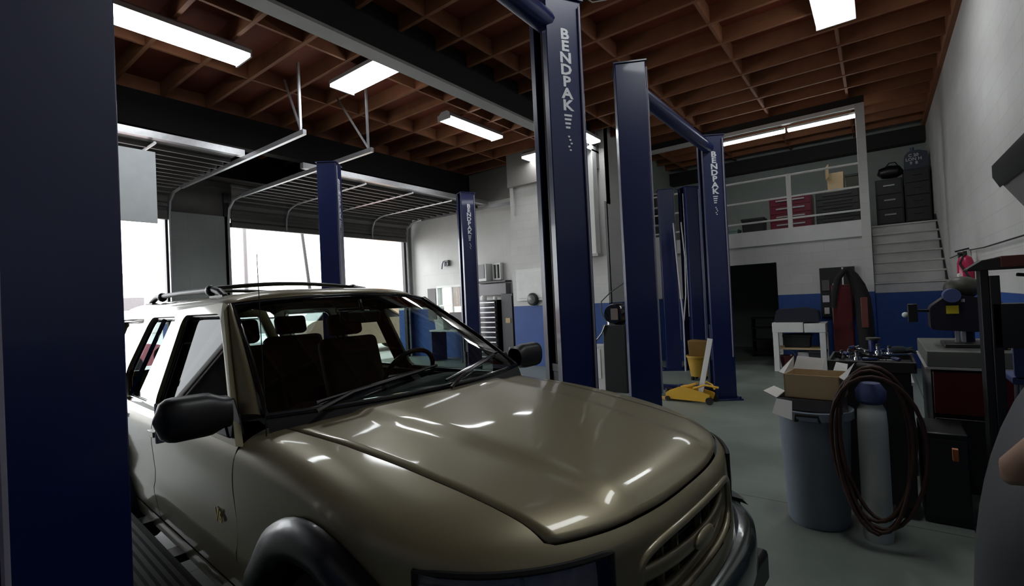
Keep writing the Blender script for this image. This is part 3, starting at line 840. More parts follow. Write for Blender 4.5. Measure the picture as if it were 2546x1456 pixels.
for (y0, y1, k) in ((-.62, -.05, 0), (.02, .58, 1)):
    b = MB(); pa = Vector(ws(0, y0/.78)); pb = Vector(ws(.12, y1/.78)); b.tube([pa+Vector((.05, 0, .0)), pa.lerp(pb, .3)+Vector((.035, 0, .03)), pb+Vector((.01, 0, .03))], .009, 6)
    q0 = Vector(ws(.03, (y0+.02)/.78)); q1 = Vector(ws(.17, (y1+.12)/.78)); b.tube([q0+Vector((.012, 0, .012)), q1+Vector((.01, 0, .012))], .007, 6)
    b.obj('wiper', M_blackg, car)
# interior
b = MB(); rows = []
for i in range(9):
    t = -1+2*i/8; rows.append([(-1.47+.12*(1-t*t), t*.73, 1.06), (-1.60, t*.73, 1.085+.03*sm((t-.1)*3)*(1-sm((t-.85)*6))), (-1.82, t*.72, 1.05+.05*sm((t-.1)*3)*(1-sm((t-.85)*6))), (-1.95, t*.71, .95), (-1.97, t*.7, .6)])
b.grid(rows); b.obj('dashboard', M_dash, car, smooth=60)
b = MB(); c = Vector((-2.02, .38, 1.09)); R_ = Matrix.Rotation(math.radians(-62), 4, 'Y')
b.tube([c+R_ @ Vector((.19*math.cos(2*PI*k/28), .19*math.sin(2*PI*k/28), 0)) for k in range(28)], .016, 8, closed=True)
b.bar(c+R_ @ Vector((0, -.18, 0)), c+R_ @ Vector((0, .18, 0)), .06, .03); b.bar(c, c+Vector((.25, 0, -.14)), .06, .06)
b.obj('steering_wheel', M_black, car, smooth=60)
def seat(a, y, w=.50):
    b = MB(); b.box(a-.05, a+.45, y-w/2, y+w/2, .55, .78); b.bar((a-.02, y, .70), (a-.22, y, 1.33), w*.92, .13, (1, 0, 0)); s = b.obj('seat', M_cloth, car, bevel=.05, seg=3)
    b = MB(); b.bar((a-.23, y, 1.35), (a-.27, y, 1.50), .26, .09, (1, 0, 0)); b.obj('headrest', M_cloth, s, bevel=.03, seg=3)
seat(-2.55, -.38); seat(-2.55, .38); seat(-3.45, -.38, .55); seat(-3.45, .38, .55)
b = MB(); b.box(-4.6, -1.9, -.8, .8, .50, .56); b.obj('cabin_floor', M_gap, car)
b = MB(); b.box(-1.97, -1.88, -.13, .09, 1.46, 1.53); b.bar((-1.93, 0, 1.52), (-1.96, 0, 1.6), .02, .02); b.obj('rear_view_mirror', M_black, car, bevel=.012)
# tailgate with window
b = MB()
b.prism([(-.80, .45), (.80, .45), (.83, 1.05), (.60, 1.58), (-.60, 1.58), (-.83, 1.05)], -4.76, -4.79, 'x', holes=[[(-.70, 1.08), (-.53, 1.50), (.53, 1.50), (.70, 1.08)]]); tg = b.obj('tailgate', M_paint, car)
b = MB(); b.add([(-4.775, -.70, 1.08), (-4.775, .70, 1.08), (-4.775, .53, 1.50), (-4.775, -.53, 1.50)], [(0, 1, 2, 3)]); b.obj('rear_glass', M_tintside, tg, smooth=0)
b = MB(); b.box(-4.93, -4.70, -.84, .84, .42, .58); b.obj('rear_bumper', M_bumper, car, bevel=.03)
# roof rack
def zr(a, y): return 1.672-.05*(abs(y)/.62)**4
for sgn in (-1, 1):
    y = sgn*.50; b = MB()
    b.tube([(-2.62, y, zr(0, y)+.002), (-2.70, y, zr(0, y)+.035), (-2.82, y, zr(0, y)+.055), (-3.5, y, zr(0, y)+.060), (-4.1, y, zr(0, y)+.055), (-4.22, y, zr(0, y)+.03), (-4.30, y, zr(0, y)+.0)], [.018, .022, .02, .016, .02, .022, .018], 10)
    b.box(-2.80, -2.58, y-.03, y+.03, zr(0, y)-.02, zr(0, y)+.012); b.box(-4.32, -4.12, y-.03, y+.03, zr(0, y)-.02, zr(0, y)+.012)
    b.obj('roof_rail', M_black, car, smooth=60)
for a in (-2.86, -3.95):
    b = MB(); b.tube([(a, lerp(-.5, .5, i/12), zr(0, .5)+.062+.03*math.sin(PI*i/12)) for i in range(13)], .024, 8, ry=.014); b.sphere((a, -.5, zr(0, .5)+.05), .04, 12, (1.3, .8, .9)); b.sphere((a, .5, zr(0, .5)+.05), .04, 12, (1.3, .8, .9)); b.obj('crossbar', M_black, car, smooth=60)
# antenna, mirrors
b = MB(); b.cyl((-1.38, -.79), .018, 1.0, 1.055, 12, .010); b.tube([(-1.38, -.79, 1.04), (-1.405, -.79, 1.78)], [.0025, .0016], 6); b.obj('antenna', M_black, car)
for sgn in (-1, 1):
    rows = []
    for i in range(13):
        t = i/12; y = sgn*lerp(.875, 1.125, t)
        hh = .082*(1-.25*sm((.3-t)*4))*(1-max(0, (t-.72)/.28)**2.6)**.5 if t < 1 else .004
        dd = .075*(1-max(0, (t-.6)/.4)**2.4)**.5 if t < 1 else .004
        zc = 1.165+.008*t; ac = -1.54+.03*t
        rows.append([(ac+(math.copysign(abs(math.cos(q))**.7, math.cos(q))*dd if math.cos(q) > 0 else math.cos(q)*dd*.55), y, zc+math.copysign(abs(math.sin(q))**.75, math.sin(q))*hh) for q in [2*PI*k/20 for k in range(20)]])
    b = MB(); b.grid(rows, closed=True); b.f.append(list(range(12*20, 13*20))); mr = b.obj('side_mirror', M_black, car, smooth=60)
    b = MB(); b.box(-1.595, -1.585, min(sgn*.90, sgn*1.10), max(sgn*.90, sgn*1.10), 1.08, 1.23); b.obj('mirror_glass', M_chrome, mr, bevel=.01)
    b = MB(); b.prism([(-1.50, 1.06), (-1.68, 1.06), (-1.68, 1.20), (-1.60, 1.20)], sgn*.82, sgn*.885, 'y'); b.obj('mirror_base', M_black, mr, bevel=.008)

# ------------------------------------------------------------------ staircase and mezzanine railing
t = thing('staircase', 'worn white steps climbing to the mezzanine above a blue painted base', 'staircase', (.385, 11.9, 0))
b = MB(); b.box(-.445, .585, -.68, .62, 0, 1.36); b.obj('stair_base', M_wallX, t, smooth=0)
for k in range(7):
    b = MB(); y = -.68+.215*k; b.box(-.445, .585, y, y+.30 if k < 6 else y+.02, 1.36+.195*k, 1.36+.195*(k+1)); b.box(-.445, .585, y-.02, y, 1.36+.195*(k+1)-.03, 1.36+.195*(k+1)); b.obj('step', M_stair, t, bevel=.008)
b = MB(); b.prism([(-.70, 1.36), (-.70, 1.50), (.80, 2.86), (.80, 2.72)], .555, .58, 'x'); b.obj('stringer', M_dsteel, t)
t = thing('railing', 'white three-bar railing along the mezzanine edge', 'railing', (-2.35, 11.0, 2.72))
for z in (.17, .60, 1.03): 
    b = MB(); b.box(-2.15, 2.15, -.02, .02, z, z+.035); b.obj('rail', M_white, t, bevel=.004)
for x in (-1.35, 1.02):
    b = MB(); b.box(x-.04, x+.04, -.035, .035, 0, 1.065); b.obj('post', M_white, t, bevel=.004)

def cabinet(name, label, cat, loc, w, d, h, m, n, pull=M_steel, mdr=None, group=None, cols=1, pullw=.7, z0=.06):
    t = thing(name, label, cat, loc, 0, group)
    b = MB(); b.box(-w/2, w/2, -d/2, d/2, z0, h); b.obj('body', m, t, bevel=.008)
    hh = (h-z0-.04)/n
    for i in range(n):
        for c in range(cols):
            cw = (w-.03)/cols; x0 = -w/2+.015+c*cw; z = z0+.02+i*hh
            b = MB(); b.box(x0+.006, x0+cw-.006, -d/2-.018, -d/2, z+.006, z+hh-.006); dr = b.obj('drawer', mdr or m, t, bevel=.004)
            b = MB(); b.box(x0+cw*(1-pullw)/2, x0+cw*(1+pullw)/2, -d/2-.04, -d/2-.018, z+hh*.55, z+hh*.55+min(.03, hh*.35)); b.obj('pull', pull, dr, bevel=.003)
    for (i, j) in ((-1, -1), (1, -1), (1, 1), (-1, 1)):
        b = MB(); b.cyl((i*(w/2-.06), j*(d/2-.06)), .03, 0, z0+.005, 10); b.obj('caster', M_rubber, t)
    return t
def crate(name, label, cat, loc, w, d, h, m, rz=0, group=None, lid=True, ml=None):
    t = thing(name, label, cat, loc, rz, group)
    b = MB(); b.prism([(-w*.45, -d*.45), (w*.45, -d*.45), (w*.45, d*.45), (-w*.45, d*.45)], 0, .01, 'z')
    b.v = []; b.f = []
    lo = [(-w*.46, -d*.46, 0), (w*.46, -d*.46, 0), (w*.46, d*.46, 0), (-w*.46, d*.46, 0)]; hi = [(x*1.08, y*1.08, h) for x, y, z in lo]
    b.add(lo+hi, [(3, 2, 1, 0), (0, 1, 5, 4), (1, 2, 6, 5), (2, 3, 7, 6), (3, 0, 4, 7), (4, 5, 6, 7)]); b.obj('body', m, t, bevel=.012)
    if lid:
        b = MB(); b.box(-w/2-.01, w/2+.01, -d/2-.01, d/2+.01, h-.03, h+.02); b.obj('lid', ml or m, t, bevel=.01)
    return t
# mezzanine things
cabinet('tool_chest', 'maroon tool chest on the mezzanine behind the railing post', 'tool chest', (-1.45, 12.3, 2.72), .80, .5, .80, M_maroon, 4)
cabinet('flat_file_cabinet', 'dark wide drawer cabinet on the mezzanine right of the maroon chest', 'cabinet', (-.60, 12.3, 2.72), .76, .5, .76, M_shelf, 5, pull=M_dsteel)
t = crate('cardboard_box', 'brown cardboard box standing on the dark mezzanine drawers', 'box', (-.62, 12.3, 3.485), .30, .35, .40, M_card, lid=False)
b = MB(); b.bar((-.16, -.17, .40), (-.10, -.3, .44), .3, .006, (1, 0, 0)); b.obj('flap', M_card, t, smooth=0)
crate('tool_bag', 'dark bag of tools at the right end of the mezzanine drawers, by the white post', 'bag', (-.30, 12.3, 3.485), .28, .3, .30, M_olive, lid=True, ml=M_black)
crate('storage_tub', 'black storage tub on the mezzanine floor left of the maroon chest', 'tub', (-2.2, 12.2, 2.72), .46, .4, .40, M_black)
crate('storage_tub', 'grey-green low tub at the left of the black mezzanine tub', 'tub', (-2.75, 12.2, 2.72), .46, .4, .20, mat('grey_green_plastic', (92, 110, 104), .5))
cabinet('drawer_cabinet', 'shorter black cabinet at the top of the stairs, beside the white post', 'cabinet', (.27, 13.3, 2.72), .46, .5, 1.02, M_shelf, 3, pull=M_print, pullw=.45, group='black cabinets at the stair head')
cabinet('drawer_cabinet', 'taller black cabinet at the top of the stairs, nearest the right wall', 'cabinet', (.73, 13.3, 2.72), .42, .5, 1.16, M_shelf, 4, pull=M_dsteel, pullw=.35, group='black cabinets at the stair head')
t = thing('duffel_bag', 'lumpy black bag lying on the shorter stair-head cabinet', 'bag', (.34, 13.3, 3.775))
b = MB(); b.tube([(-.24, 0, .10), (-.2, 0, .13), (-.05, 0, .15), (.1, 0, .14), (.19, 0, .1)], [.03, .11, .14, .13, .04], 14); b.obj('bag_body', M_black, t)
b = MB(); b.tube([(-.1, -.05, .26), (-.04, -.07, .33), (.06, -.07, .33), (.1, -.05, .26)], .012, 6); b.obj('handle', M_black, t)
t = thing('oil_jug', 'dark blue-grey jug with white print on the taller stair-head cabinet', 'jug', (.74, 13.25, 3.88))
b = MB(); b.prism(rounded([(-.19, 0), (.19, 0), (.19, .34), (.02, .40), (-.12, .38), (-.19, .30)], .04), -.11, .11, 'y'); b.obj('body', mat('slate_plastic', (52, 60, 74), .5), t, bevel=.015)
b = MB(); b.cyl((-.05, 0), .035, .38, .47, 12); b.obj('cap', mat('slate_plastic_cap', (66, 78, 106), .5), t)
text('print', 'C 20\nLON H\n9  8', .085, M_print, t, (-.04, -.127, .33), (PI/2, 0, 0), spacing=.95)

# ------------------------------------------------------------------ under the mezzanine
t = thing('work_table', 'thick-topped white table against the blue wall beside the doorway', 'table', (-1.20, 10.42, 0))
b = MB(); b.box(-.42, .08, -.30, .30, .72, .90); b.box(.095, .42, -.30, .30, .72, .88); b.obj('table_top', M_white, t, bevel=.006)
for (x, y) in ((-.37, -.25), (.37, -.25), (.37, .25), (-.37, .25)):
    b = MB(); b.box(x-.045, x+.045, y-.045, y+.045, 0, .72); b.obj('leg', M_white, t, bevel=.004)
b = MB(); b.box(-.38, .38, -.22, .28, .40, .43); b.obj('lower_shelf', M_card, t)
t = thing('tarp_bundle', 'low black bundle spread on the white table', 'bundle', (-1.25, 10.44, .90))
b = MB(); b.prism(rounded([(-.36, 0), (.37, 0), (.36, .20), (.15, .26), (-.30, .24)], .05), -.2, .2, 'y'); b.obj('cover', mat('navy_black_cover', (22, 26, 40), .8, bump=.5), t, bevel=.03, seg=3)
t = thing('bucket', 'dark red bucket on the floor under the white table', 'bucket', (-1.42, 10.32, 0))
b = MB(); b.lathe([(.0, 0), (.09, 0), (.13, .26), (.14, .26), (.14, .28), (.12, .28), (.085, .02)], n=24); b.obj('pail', M_red, t)
b = MB(); b.tube([(.13*math.cos(a), -.02, .28+.10*math.sin(a)) for a in [PI*i/10 for i in range(11)]], .004, 5); b.obj('handle', M_steel, t)
crate('carton', 'pale carton on the floor under the white table, right of the red bucket', 'box', (-1.165, 10.47, 0), .19, .25, .34, M_cardw, lid=False)
crate('parts_crate', 'dark crate on the shelf under the white table', 'crate', (-1.25, 10.42, .43), .44, .3, .22, M_shelf)
crate('parts_crate', 'dark low crate under the right end of the white table', 'crate', (-.93, 10.42, 0), .24, .4, .36, mat('charcoal_plastic', (40, 38, 46), .6))
t = thing('shelf_rack', 'low black rack standing inside the dark doorway', 'rack', (-2.12, 12.3, 0))
for z in (.08, .36, .64, .86):
    b = MB(); b.box(-.24, .24, -.18, .18, z, z+.03); b.obj('shelf', M_shelf, t)
for x in (-.24, .22):
    b = MB(); b.box(x, x+.02, -.18, .18, 0, .9); b.obj('side', M_shelf, t)
t = thing('merchandise_board', 'black display board with pale packets on the wall behind the dark red cabinet', 'display board', (-.64, 10.96, .95))
b = MB(); b.box(-.25, .30, -.04, .03, 0, .93); b.obj('board', M_boxblk, t, bevel=.005)
for (x, z, w, h, mm) in ((-.22, .50, .12, .20, M_screen), (-.22, .28, .11, .13, M_print), (-.05, .48, .10, .15, M_print), (-.06, .26, .12, .11, M_card), (-.2, .06, .08, .12, M_cardw), (-.06, .02, .06, .14, M_screen)):
    b = MB(); b.box(x, x+w, -.06, -.04, z, z+h); b.obj('packet', mm, t, bevel=.003)
t = thing('tall_cabinet', 'tall dark red cabinet right of the white table', 'cabinet', (-.53, 10.55, 0))
b = MB(); b.box(-.15, .15, -.2, .2, 0, 1.55); b.obj('body', M_red, t, bevel=.008)
b = MB(); b.box(-.14, .14, -.215, -.2, .06, 1.50); dd = b.obj('door', M_red, t, bevel=.004)
b = MB(); b.box(.09, .11, -.235, -.215, .75, .9); b.obj('handle', M_dsteel, dd)
b = MB(); b.tube([(.02, .05, 1.55), (.02, .05, 1.86)], .012, 8); b.obj('white_rod', M_white, t)
t = thing('work_jacket', 'black work jacket hung beside the dark red cabinet', 'jacket', (-.26, 10.3, 0))
def jk(z, x0, x1, d): return [(lerp(x0, x1, .5+.5*math.cos(a))+.012*math.sin(5*a+z*7), d*math.sin(a), z) for a in [2*PI*k/22 for k in range(22)]]
rows = [jk(.28, -.06, .17, .10), jk(.6, -.07, .17, .11), jk(1.0, -.07, .16, .11), jk(1.3, -.08, .14, .11), jk(1.55, -.14, .08, .10), jk(1.72, -.18, -.02, .08), jk(1.84, -.2, -.12, .04)]
b = MB(); b.grid(rows, closed=True); b.obj('jacket_body', mat('black_cloth', (22, 20, 20), .9, bump=.4, scale=12), t, smooth=80)
b = MB(); b.tube([(-.20, -.09, 1.80), (-.30, -.13, 1.66), (-.36, -.15, 1.40), (-.38, -.15, 1.15)], [.04, .05, .05, .04], 10); b.obj('sleeve', MATS['black_cloth'], t)
b = MB(); b.box(.0, .10, -.13, -.11, .8, 1.32); b.obj('red_patch', M_beamred, t, bevel=.01)

# ------------------------------------------------------------------ things behind the lifts
t = thing('mop_bucket', 'mustard yellow mop bucket with wringer behind the lettered right lift post', 'mop bucket', (-2.58, 8.75, 0))
b = MB(); b.lathe([(0, .07), (.14, .07), (.19, .40), (.205, .40), (.205, .43), (.18, .43), (.13, .1)], n=20); b.obj('tub', M_yelldk, t)
b = MB(); b.prism([(-.12, .40), (.16, .40), (.18, .68), (-.14, .70)], -.12, .14, 'y'); b.obj('wringer', mat('dark_mustard', (116, 84, 28), .5), t, bevel=.01)
for a in range(4):
    b = MB(); b.sphere((.12*math.cos(a*PI/2+.7), .12*math.sin(a*PI/2+.7), .035), .035, 10); b.obj('caster', M_rubber, t)
t = thing('floor_jack', 'yellow floor jack with forked frame on the floor by the right lift post', 'floor jack', (-2.22, 7.0, 0), math.radians(-4))
for s in (-1, 1):
    b = MB(); b.prism(rounded([(-.30, .03), (.30, .03), (.33, .13), (.10, .19), (-.10, .21), (-.30, .12)], .03), s*.10-.012, s*.10+.012, 'y'); b.obj('side_plate', M_yellow, t, bevel=.003)
b = MB(); b.prism([(-.28, .04), (.10, .04), (.10, .08), (-.28, .10)], -.09, .09, 'y'); b.obj('base_pan', M_yellow, t)
b = MB(); b.bar((-.28, 0, .12), (.12, 0, .26), .09, .03); b.obj('lift_arm', M_yellow, t, bevel=.004)
b = MB(); b.tube([(.12, .10, .20), (.22, .10, .27), (.30, .08, .24), (.34, .06, .18)], .014, 8); b.tube([(.10, -.10, .20), (.26, -.10, .26), (.44, -.08, .235)], .014, 8); b.obj('fork_rail', M_yellow, t)
b = MB(); b.cyl((-.30, 0), .05, .10, .16, 14); b.obj('saddle', M_black, t)
for (x, r) in ((.32, .05), (-.27, .035)):
    b = MB(); b.lathe([(0, -.13), (r, -.13), (r, -.10), (0, -.10)], (x, 0, r), 16, 'y'); b.lathe([(0, .10), (r, .10), (r, .13), (0, .13)], (x, 0, r), 16, 'y'); b.obj('wheel', M_dsteel, t)
b = MB(); b.bar((-.30, -.05, .02), (-.62, -.04, .02), .12, .03); b.obj('front_plank', mat('yellow_brown_plate', (200, 160, 96), .6), t)
t = thing('wheel_chock_board', 'narrow white board leaning upright at the lettered right lift post', 'board', (-1.98, 6.98, 0))
b = MB(); b.bar((-.10, 0, .01), (.06, .12, .88), .07, .02, (0, 1, 0)); b.obj('board', M_cardw, t, bevel=.004)
t = thing('pump_cabinet', 'black upright machine with a looped cable between the two nearest lift posts', 'machine', (-3.42, 7.35, 0))
b = MB(); b.box(-.18, .2, -.2, .2, 0, 1.08); b.obj('cabinet', M_black, t, bevel=.01)
b = MB(); b.lathe([(0, -.18), (.15, -.18), (.17, -.12), (.17, .14), (.14, .18), (0, .18)], (.0, 0, 1.25), 24, 'y'); b.obj('motor', M_blackg, t)
b = MB(); b.box(-.02, .10, -.21, -.19, 1.16, 1.34); b.obj('motor_plate', mat('taupe_label', (104, 88, 84), .5), t)
b = MB(); b.cyl((-.06, -.1), .08, 1.08, 1.14, 16); b.obj('chrome_collar', M_chrome, t)
b = MB(); b.tube([(.22, -.15, 1.75), (.0, -.22, 1.60), (-.16, -.24, 1.46), (-.16, -.25, 1.28), (-.08, -.24, 1.14)], .009, 6); b.obj('cable', M_black, t)
b = MB(); b.tube([(-.12, -.22, 1.08), (-.18, -.23, .95), (-.26, -.23, .86), (-.34, -.22, .8)], .014, 6); b.obj('hose', M_blackg, t)
t = thing('white_canister', 'white box with stained sides left of the black machine', 'box', (-3.74, 7.33, 0))
b = MB(); b.box(-.13, .13, -.14, .14, 0, .74); b.obj('body', M_stair, t, bevel=.01)
b = MB(); b.box(-.12, .06, -.15, -.14, .2, .68); b.obj('door', M_white, t, bevel=.004)
t = thing('grey_duct', 'grey duct hanging from the ceiling against the white office corner', 'duct', (-4.72, 9.18, 2.40))
b = MB(); b.box(-.16, .10, -.1, .1, 0, 2.3); b.obj('duct_body', M_white, t, bevel=.01)
b = MB(); b.box(-.20, .14, -.13, .09, -.02, .04); b.obj('duct_collar', M_flange, t)
t = thing('white_sheet', 'tall white panel on the far wall between the lift posts', 'panel', (-4.0, 10.96, 1.42))
b = MB(); b.box(-.14, .14, -.02, .02, 0, 1.42); b.obj('panel', M_cardw, t, bevel=.003)
t = thing('storage_shelf', 'small loaded shelf rack on the mezzanine seen between the lift posts', 'rack', (-4.35, 12.4, 2.72))
for z in (.1, .55, 1.0, 1.36):
    b = MB(); b.box(-.24, .24, -.2, .2, z, z+.04); b.obj('shelf', M_white, t)
for x in (-.24, .22):
    b = MB(); b.box(x, x+.02, -.2, .2, 0, 1.4); b.obj('side', M_screen, t)
crate('carton', 'grey carton on the upper mezzanine rack shelf', 'box', (-4.40, 12.4, 3.76), .24, .26, .26, M_screen, lid=True, ml=M_black)
crate('carton', 'dark carton on the middle mezzanine rack shelf', 'box', (-4.36, 12.4, 3.31), .34, .26, .30, M_shelf)
t = thing('hanging_cable', 'pale cable hanging in a narrow loop at the back between the lift posts', 'cable', (-3.0, 9.45, 0))
b = MB(); b.tube([(-.13, 0, 2.9), (-.10, 0, 2.2), (-.06, 0, 1.5), (-.03, 0, 1.0), (-.04, 0, .02)], .014, 6); b.tube([(.02, 0, 2.9), (.06, 0, 2.2), (.04, 0, 1.5), (-.02, 0, 1.0)], .012, 6); b.obj('cable', mat('pale_cable', (186, 180, 186), .4), t)

# ------------------------------------------------------------------ left bay back wall
cabinet('roller_tool_chest', 'tall black roller chest with many bright drawer edges by the blue wall', 'tool chest', (-7.93, 9.55, 0), .80, .5, 1.58, M_blackg, 12, pull=M_steel, pullw=.95, group=None)
t = thing('locker', 'narrow black locker between the roller chest and the blue wall', 'locker', (-7.28, 9.60, 0))
b = MB(); b.box(-.18, .18, -.2, .2, 0, 1.72); b.obj('body', M_black, t, bevel=.01)
b = MB(); b.box(-.16, .16, -.215, -.2, .05, 1.66); b.obj('door', M_shelf, t)
b = MB(); b.box(-.04, .10, -.23, -.215, 1.0, 1.12); b.obj('label_plate', M_card, t)
for (x, s, l) in ((-8.1, .07, 'larger white-lidded jar on the black roller chest'), (-7.72, .05, 'smaller white tub on the black roller chest')):
    t = thing('jar', l, 'jar', (x, 9.5, 1.58)); b = MB(); b.lathe([(0, 0), (s, 0), (s*1.1, s), (s*.9, s*1.5), (0, s*1.7)], n=16); b.obj('pot', M_cardw, t)
    b = MB(); b.cyl((0, 0), s*.8, s*1.4, s*1.75, 14); b.obj('lid', M_white, t)
t = thing('wall_shelf', 'wide dark-edged shelf unit on the wall above the black roller chest', 'shelf', (-8.05, 9.86, 1.70))
b = MB(); b.box(-.62, .50, -.14, .12, .33, .37); b.obj('shelf_board', M_dsteel, t)
b = MB(); b.box(-.60, .48, -.10, .10, 0, .30); b.obj('glass_case', M_screen, t, bevel=.004)
t = thing('air_conditioner', 'grey-fronted white air unit on the wall beside the thin blue post', 'air conditioner', (-8.40, 9.85, 2.08))
b = MB(); b.box(-.24, .24, -.14, .13, 0, .46); b.obj('casing', M_white, t, bevel=.01)
b = MB(); b.box(-.22, .18, -.155, -.14, .08, .44); b.obj('grille', M_screen, t)
t = thing('wall_vent', 'small two-pane dark vent with white frame right of the air unit', 'vent', (-7.95, 9.93, 2.1))
b = MB(); b.prism([(-.13, 0), (.13, 0), (.13, .44), (-.13, .44)], -.05, .05, 'y', holes=[[(-.10, .04), (-.10, .40), (-.015, .40), (-.015, .04)], [(.015, .04), (.015, .40), (.10, .40), (.10, .04)]]); b.obj('frame', M_white, t)
b = MB(); b.box(-.10, .10, .0, .04, .04, .40); b.obj('dark_pane', M_black, t)
t = thing('wall_fan', 'round black disc-shaped fan on the white wall just above the blue paint', 'fan', (-6.38, 9.22, 1.55))
b = MB(); b.lathe([(0, -.05), (.10, -.05), (.145, -.03), (.15, .05), (0, .05)], (0, 0, 0), 28, 'y'); b.obj('housing', M_black, t)
b = MB(); b.lathe([(0, -.07), (.03, -.065), (.09, -.052), (.10, -.05)], (0, 0, 0), 24, 'y'); b.obj('hub', M_screen, t)
t = thing('wall_bracket', 'small curled dark bracket high on the white wall left of the thin blue post', 'bracket', (-9.85, 9.9, 2.66))
b = MB(); b.tube([(-.12, 0, -.12), (-.06, -.03, .02), (0, -.05, .08), (.08, -.05, .06), (.10, -.04, -.02), (.03, -.03, -.04)], .018, 8); b.obj('hook', mat('slate_bracket', (92, 92, 116), .5), t)
b = MB(); b.box(-.05, .12, .02, .09, -.05, .12); b.obj('plate', M_screen, t, bevel=.01)
t = thing('office_desk', 'blue-grey desk by the left bay window, seen through the windshield', 'desk', (-9.2, 9.45, 0))
b = MB(); b.box(-.6, .6, -.3, .3, .80, .84); b.obj('desk_top', M_white, t)
for x in (-.57, .54):
    b = MB(); b.box(x, x+.03, -.28, .28, 0, .80); b.obj('side', M_denim, t)
t = thing('computer_monitor', 'black monitor standing on the desk by the left bay window', 'monitor', (-9.05, 9.45, .84))
b = MB(); b.box(-.24, .24, -.02, .03, .12, .46); b.obj('screen', M_black, t, bevel=.006)
b = MB(); b.box(-.02, .02, 0, .03, .01, .14); b.box(-.10, .10, -.08, .10, 0, .015); b.obj('stand', M_black, t)
crate('printer', 'pale box-shaped printer on the desk left of the monitor', 'printer', (-9.55, 9.45, .84), .34, .34, .26, M_cardw)

# ------------------------------------------------------------------ right side: bin, cart, bench, press
t = thing('trash_can', 'large grey round bin at the right foreground, boxes on top', 'bin', (-.385, 3.76, 0))
b = MB(); b.lathe([(0, .015), (.165, .0), (.175, .02), (.205, .70), (.225, .70), (.225, .75), (.215, .755), (.195, .74), (.165, .05)], n=40); b.obj('can', M_bin, t)
b = MB(); b.tube([(-.07, -.215, .70), (-.075, -.26, .71), (-.07, -.265, .745), (.05, -.265, .745), (.055, -.26, .71), (.05, -.215, .70)], .010, 8); b.obj('handle', M_black, t)
b = MB(); b.lathe([(0, .70), (.19, .70), (.19, .72), (0, .73)], n=30); b.obj('liner', M_black, t)
def open_box(name, label, loc, w, d, h, m, rz, flaps, mf):
    t = thing(name, label, 'box', loc, rz)
    b = MB(); q = .006
    b.box(-w/2, w/2, -d/2, d/2, 0, q); b.box(-w/2, w/2, -d/2, -d/2+q, 0, h); b.box(-w/2, w/2, d/2-q, d/2, 0, h); b.box(-w/2, -w/2+q, -d/2, d/2, 0, h); b.box(w/2-q, w/2, -d/2, d/2, 0, h)
    b.obj('carton', m, t, smooth=0)
    for (p0, p1, p2, p3) in flaps:
        b = MB(); n = (Vector(p1)-Vector(p0)).cross(Vector(p3)-Vector(p0)).normalized()*.004
        b.add([p0, p1, p2, p3]+[tuple(Vector(p)+n) for p in (p0, p1, p2, p3)], [(0, 1, 2, 3), (7, 6, 5, 4), (0, 1, 5, 4), (1, 2, 6, 5), (2, 3, 7, 6), (3, 0, 4, 7)]); b.obj('flap', mf, t, smooth=0)
    return t
w, d, h = .31, .26, .15
open_box('cardboard_box', 'open brown cardboard box with white flaps on top of the grey bin', (-.36, 3.74, .83), w, d, h, M_card, math.radians(-6),
    [((-w/2, -d/2, h), (-w/2, d/2, h), (-w/2-.0, d/2+.02, h+.085), (-w/2-.03, -d/2, h+.01)), ((-w/2, d/2, h), (.02, d/2, h), (.03, d/2+.03, h+.075), (-w/2+.02, d/2+.03, h+.085)),
     ((.08, d/2, h), (w/2, d/2, h), (w/2, d/2+.05, h+.04), (.09, d/2+.05, h+.05)), ((w/2, -d/2, h), (w/2, d/2, h), (w/2+.045, d/2, h+.06), (w/2+.03, -d/2, h-.02))], M_cardw)
t = open_box('flat_carton', 'crumpled grey and white carton lying across the bin opening under the brown box', (-.385, 3.73, .752), .36, .28, .075, M_screen, math.radians(-3),
    [((-.18, -.14, .07), (-.18, .12, .07), (-.25, .12, .10), (-.26, -.14, .11)), ((-.18, -.145, .07), (-.09, -.145, .06), (-.085, -.20, -.05), (-.20, -.20, -.02))], M_cardw)
